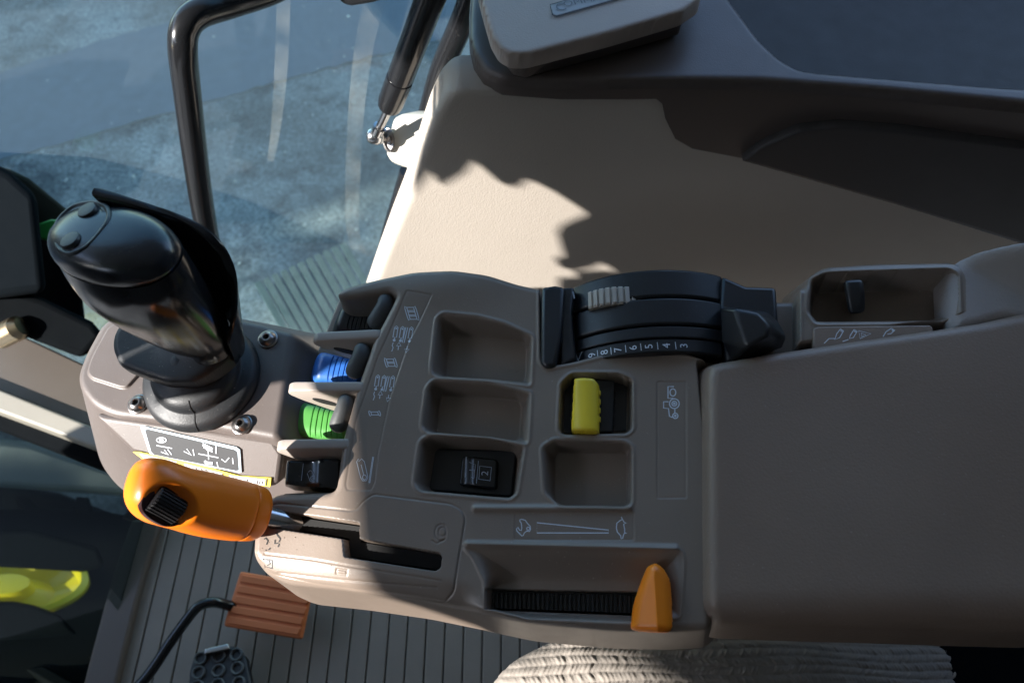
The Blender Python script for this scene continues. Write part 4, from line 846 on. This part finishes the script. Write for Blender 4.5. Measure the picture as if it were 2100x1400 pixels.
# grip: lofted egg sections from the waist up to the cap
def ring(px, py, z, a, b, ang, e=2.2, tilt=(0, 0), n=72):
    c = atz(px, py, z); A = math.radians(ang); ux = np.array((math.cos(A), math.sin(A), 0)); uy = np.array((-math.sin(A), math.cos(A), 0))
    r = ell(c, ux * a, uy * b, n, e); r[:, 2] += (r[:, 0] - c[0]) * tilt[0] + (r[:, 1] - c[1]) * tilt[1]; return r
GT_ = (.10, -.10)
secs = [(436, 716, .604, .0150, .0140, 10), (428, 704, .612, .0165, .0145, 5), (404, 686, .624, .0240, .0185, 0), (374, 660, .640, .0310, .0225, -6), (334, 626, .660, .0385, .0262, -12), (292, 588, .682, .0440, .0285, -18), (264, 550, .700, .0462, .0288, -22), (243, 516, .713, .0462, .0275, -22)]
rings = [ring(*s, tilt=GT_) for s in secs]
fin = []
for i in range(len(rings) - 1):
    for k in range(4):
        pass
R3 = np.array(rings); P = crom(R3.reshape(len(rings), -1), 5).reshape(-1, R3.shape[1], 3)
V, F = loft(list(P)); mk('grip_body', V, F, GLOSS, JS, 60)
top = secs[-1]; cap = []
c0 = ring(*top, tilt=GT_)
cc = c0.mean(0); nrm = np.array((-GT_[0], -GT_[1], 1)); nrm /= np.linalg.norm(nrm)
for sc, k in ((.965, .0003), (.975, .0010), (1.0, .0016), (1.005, .0040), (.99, .0075), (.955, .0112), (.90, .0143), (.80, .0172), (.66, .0192), (.45, .0205), (.22, .0210), (.05, .0211)):
    cap.append(cc + (c0 - cc) * sc + nrm * k)
V, F = loft(cap); mk('grip_cap', V, F, mat('satin_black', (.014, .0155, .019), .24, grain=.06, var=.08, dust=.15), JS, 60)
# thumb plate and two buttons
CF = Frame(Frame(cc + nrm * .0184, nrm).pt(165, 468), (-GT_[0] - .14, -GT_[1] + .0, 1))
tp = roundp(CF.uvs([(103, 478), (118, 445), (150, 418), (195, 409), (222, 418), (229, 434), (226, 452), (205, 482), (178, 510), (140, 526), (115, 515)]), .008)
hf('thumb_plate', CF, tp, lambda U, V, sd: .0010 + edgeh(sd, .0014, 0) - .0010 * sm((-sd - .0022) / .0012), .0006, mat('plate_black', (.014, .0165, .021), .42, grain=.15, dust=.1), JS, 0, -.008)
for x, y in ((184, 436), (149, 497)):
    c = CF.pt(x, y, .0)
    V, F = loft([ell(c + CF.w * k, CF.u * r, CF.v * r, 40) for r, k in ((.0072, -.001), (.0072, .0004), (.0066, .0006), (.0064, .0008), (.0063, .0026), (.0058, .0032), (.004, .0035), (.0005, .0034))]); mk('button', V, F, mat('button_black', (.016, .018, .022), .45, grain=.15, dust=.1), JS, 40)
# curved guard behind the grip
up_ = [(190, 390, .735, .0056), (200, 393, .734, .0072), (240, 404, .732, .0064), (300, 422, .727, .0054), (360, 442, .720, .0050), (410, 468, .711, .0060), (448, 505, .699, .0062), (472, 555, .684, .006), (479, 605, .667, .0052), (476, 655, .650, .0044), (466, 700, .632, .004)]
lowd = [.006, .008, .009, .014, .030, .055, .075, .082, .075, .060, .04]
rings = []
for (x, y, z, r), ld in zip(up_, lowd):
    p = atz(x, y, z); rings.append((p, ld, r))
PP = crom(np.array([np.r_[p, l, r] for p, l, r in rings]), 5); ctr = atz(330, 590, .68); rg = []
for i, q in enumerate(PP):
    p, ld, r = q[:3], q[3], q[4]; tn = PP[min(i + 1, len(PP) - 1)][:3] - PP[max(i - 1, 0)][:3]; tn[2] = 0; tn /= np.linalg.norm(tn); nn = np.array((-tn[1], tn[0], 0)) * r * .55
    lo = p - np.array((0, 0, ld)) + (ctr - p) * np.array((1, 1, 0)) * .40 * min(1, ld / .06)
    rg.append(np.array([p + nn - (0, 0, .0015), p + nn * .6, p - nn * .6, p - nn - (0, 0, .0015), lo - nn * .6, lo + nn * .6]))
V, F = loft(rg); mk('guard', V, F, GLOSS, JS, 50, .0008, 2)
sc_ = atz(436, 618, .655); mk('guard_screw', *tube([sc_, sc_ + np.array((-.006, -.003, .002))], .003, 8), DKMET, JS)

# ================================================================== ORANGE SHIFT LEVER
OR = thing('shift_lever', KF.pt(640, 1075, -.02), 'orange shift lever handle with a black ribbed thumb wheel on a steel rod', 'lever')
base = KF.pt(655, 1088, -.030); e0 = att(524, 1052, .535); e1 = att(262, 1008, .462)
ax = e1 - e0; LN = np.linalg.norm(ax); ax /= LN
vw = CAM - (e0 + e1) / 2; up_v = vw - ax * (vw @ ax); up_v /= np.linalg.norm(up_v); sd_v = np.cross(up_v, ax)      # sd_v across the picture
if sd_v @ UP < 0: sd_v = -sd_v
mk('steel_rod', *tube(crom([base, base + (e0 - base) * .5 + np.array((0, 0, .004)), e0 + ax * .004], 8), .0072, 24), CHROME, OR, 70)
RP = [(-.004, .010, .010, 0), (-.0025, .016, .015, 0), (.0, .0188, .0175, 0), (.004, .0200, .0185, 0), (.0118, .0206, .0190, 0), (.0120, .0190, .0174, 0), (.0130, .0190, .0174, 0), (.0132, .0208, .0192, 0), (.024, .0214, .0196, 0), (.040, .0216, .0200, .0004), (.052, .0212, .0206, .0010), (.062, .0205, .0208, .0016), (.072, .0205, .0205, .0026), (.080, .0204, .0198, .0036), (.087, .0192, .0182, .0048), (.0925, .0166, .0155, .006), (.0965, .0125, .0115, .0068), (.0985, .0075, .007, .0072), (.0992, .0015, .0015, .0072)]
KS = LN / .0992; nA = 120; rings = []; RPi = crom(np.array(RP), 5)
whc = None
for x, ra, rb, sh in RPi:
    th = np.linspace(0, 2 * math.pi, nA, endpoint=False); e_ = 2.5
    cs, sn = np.cos(th), np.sin(th); X = np.sign(cs) * np.abs(cs) ** (2 / e_); Y = np.sign(sn) * np.abs(sn) ** (2 / e_)
    c = e0 + ax * x * KS + sd_v * sh
    p = c + X[:, None] * sd_v * ra + Y[:, None] * up_v * rb
    # thumb pocket: dent on the camera-facing, near side
    qx = (x * KS - .0775 * KS) ; qs_ = (X * ra + sh + .0040)
    al = math.radians(28); dx = qx * math.cos(al) + qs_ * math.sin(al); dy = -qx * math.sin(al) + qs_ * math.cos(al)
    dd = np.sqrt((dx / .0160) ** 2 + (dy / .0115) ** 2); dent = .0058 * sm((1.18 - dd) / .42) * (Y > .0)
    rings.append(p - up_v * dent[:, None])
V, F = loft(rings); mk('handle', V, F, ORANGE, OR, 60)
wc_ = e0 + ax * .0778 * KS + sd_v * -.0035 + up_v * .0118
al = math.radians(18); dxv = ax * math.cos(al) + sd_v * math.sin(al); dyv = -ax * math.sin(al) + sd_v * math.cos(al)
rings = []; Rw = .0165
for i in range(121):
    a = math.radians(-62 + 124 * i / 120); ph = (i % 10) / 10; r = Rw - (.0011 if ph >= .55 else 0)
    o_ = wc_ - up_v * (Rw - .0072) + dyv * r * math.sin(a) * .72 + up_v * r * math.cos(a)
    rings.append(np.array([o_ - dxv * .0108 - up_v * .001, o_ - dxv * .0098, o_ + dxv * .0098, o_ + dxv * .0108 - up_v * .001, o_ + dxv * .0108 - up_v * .006, o_ - dxv * .0108 - up_v * .006]))
V, F = loft(rings); mk('thumb_wheel', V, F, mat('wheel_black', (.02, .018, .019), .38, var=.1, dust=.1), OR, 25)
V, F = loft([ell(wc_ - up_v * .004, dxv * .0168, dyv * .0128, 40, 2.6), ell(wc_ + up_v * .0002, dxv * .0164, dyv * .0124, 40, 2.6)]); mk('wheel_housing', V, F, mat('maroon_black', (.03, .01, .01), .3), OR, 40)

# ================================================================== SHADE BRANCH (added outside the picture, towards the sun: its leaves are cut to throw the jagged shade on the beige panel)
TB = thing('shade_branch', aty(1000, 330, YW) + SUN * 1.0, 'leafy tree branch hanging outside towards the sun', 'branch')
SHADE = [  # shadow outline each leaf throws on the panel, in photograph pixels, and its distance up-sun
 ([(845, 402), (888, 352), (900, 372), (913, 381), (935, 370), (960, 357), (983, 333), (970, 270), (960, 170), (880, 160), (846, 290), (838, 360)], .85),
 ([(983, 333), (1000, 345), (1033, 373), (1060, 384), (1080, 383), (1093, 372), (1130, 330), (1120, 220), (1000, 190), (930, 230), (955, 305)], .9),
 ([(1093, 372), (1107, 372), (1150, 393), (1213, 433), (1280, 420), (1340, 350), (1260, 250), (1120, 220), (1060, 300)], .88),
 ([(1213, 430), (1216, 440), (1183, 453), (1163, 463), (1155, 477), (1160, 493), (1170, 527), (1230, 545), (1300, 520), (1340, 420), (1270, 370)], .92),
 ([(1172, 522), (1150, 530), (1160, 547), (1194, 555), (1238, 545), (1250, 520)], .95),
 ([(1193, 556), (1192, 568), (1160, 568), (1156, 578), (1165, 620), (1270, 640), (1300, 590), (1270, 556), (1240, 553)], .95),
 ([(1235, 540), (1252, 541), (1264, 548), (1290, 600), (1390, 590), (1420, 500), (1350, 430), (1270, 440)], 1.15),
 ([(1330, 600), (1360, 480), (1420, 440), (1500, 470), (1560, 540), (1520, 640), (1400, 660)], 1.15),
 ([(1300, 570), (1290, 640), (1380, 680), (1480, 660), (1460, 590)], 1.2),
 ([(1480, 640), (1470, 540), (1560, 500), (1660, 540), (1680, 620), (1600, 680)], 1.25),
 ([(1620, 640), (1640, 540), (1740, 520), (1860, 560), (1880, 640), (1760, 690)], 1.3),
 ([(1820, 650), (1840, 560), (1960, 560), (2060, 620), (2000, 690)], 1.35),
 ([(1250, 400), (1240, 280), (1340, 260), (1480, 330), (1560, 440), (1480, 520), (1380, 480)], 1.2),
 ([(1440, 420), (1520, 380), (1640, 440), (1700, 540), (1600, 580), (1500, 520)], 1.3),
 ([(1240, 470), (1300, 400), (1400, 400), (1440, 480), (1360, 540), (1280, 530)], 1.2)]
cents = []
for poly, dist in SHADE:
    P = np.array([aty(x, y, YW) + SUN * dist for x, y in poly]); c = P.mean(0); cents.append(c)
    r = np.linalg.norm(P - c, axis=1); P = P + SUN * (rng.uniform(-.1, .1, len(P)) * r - .25 * r)[:, None]; n = len(P)
    V = list(P) + [c] + list(P - SUN * .0006) + [c - SUN * .0006]
    F = [(i, (i + 1) % n, n) for i in range(n)] + [(n + 1 + (i + 1) % n, n + 1 + i, 2 * n + 1) for i in range(n)] + [(i, n + 1 + i, n + 1 + (i + 1) % n, (i + 1) % n) for i in range(n)]
    mk('leaf', V, F, LEAF, TB, 0)
mk('twig', *tube(crom([aty(x, y, YW) + SUN * dd for x, y, dd in ((700, 150, .9), (900, 240, .92), (1060, 275, .95), (1220, 330, .97), (1360, 460, 1.1), (1500, 560, 1.2), (1750, 610, 1.3))], 6), .004, 8), BARK, TB)
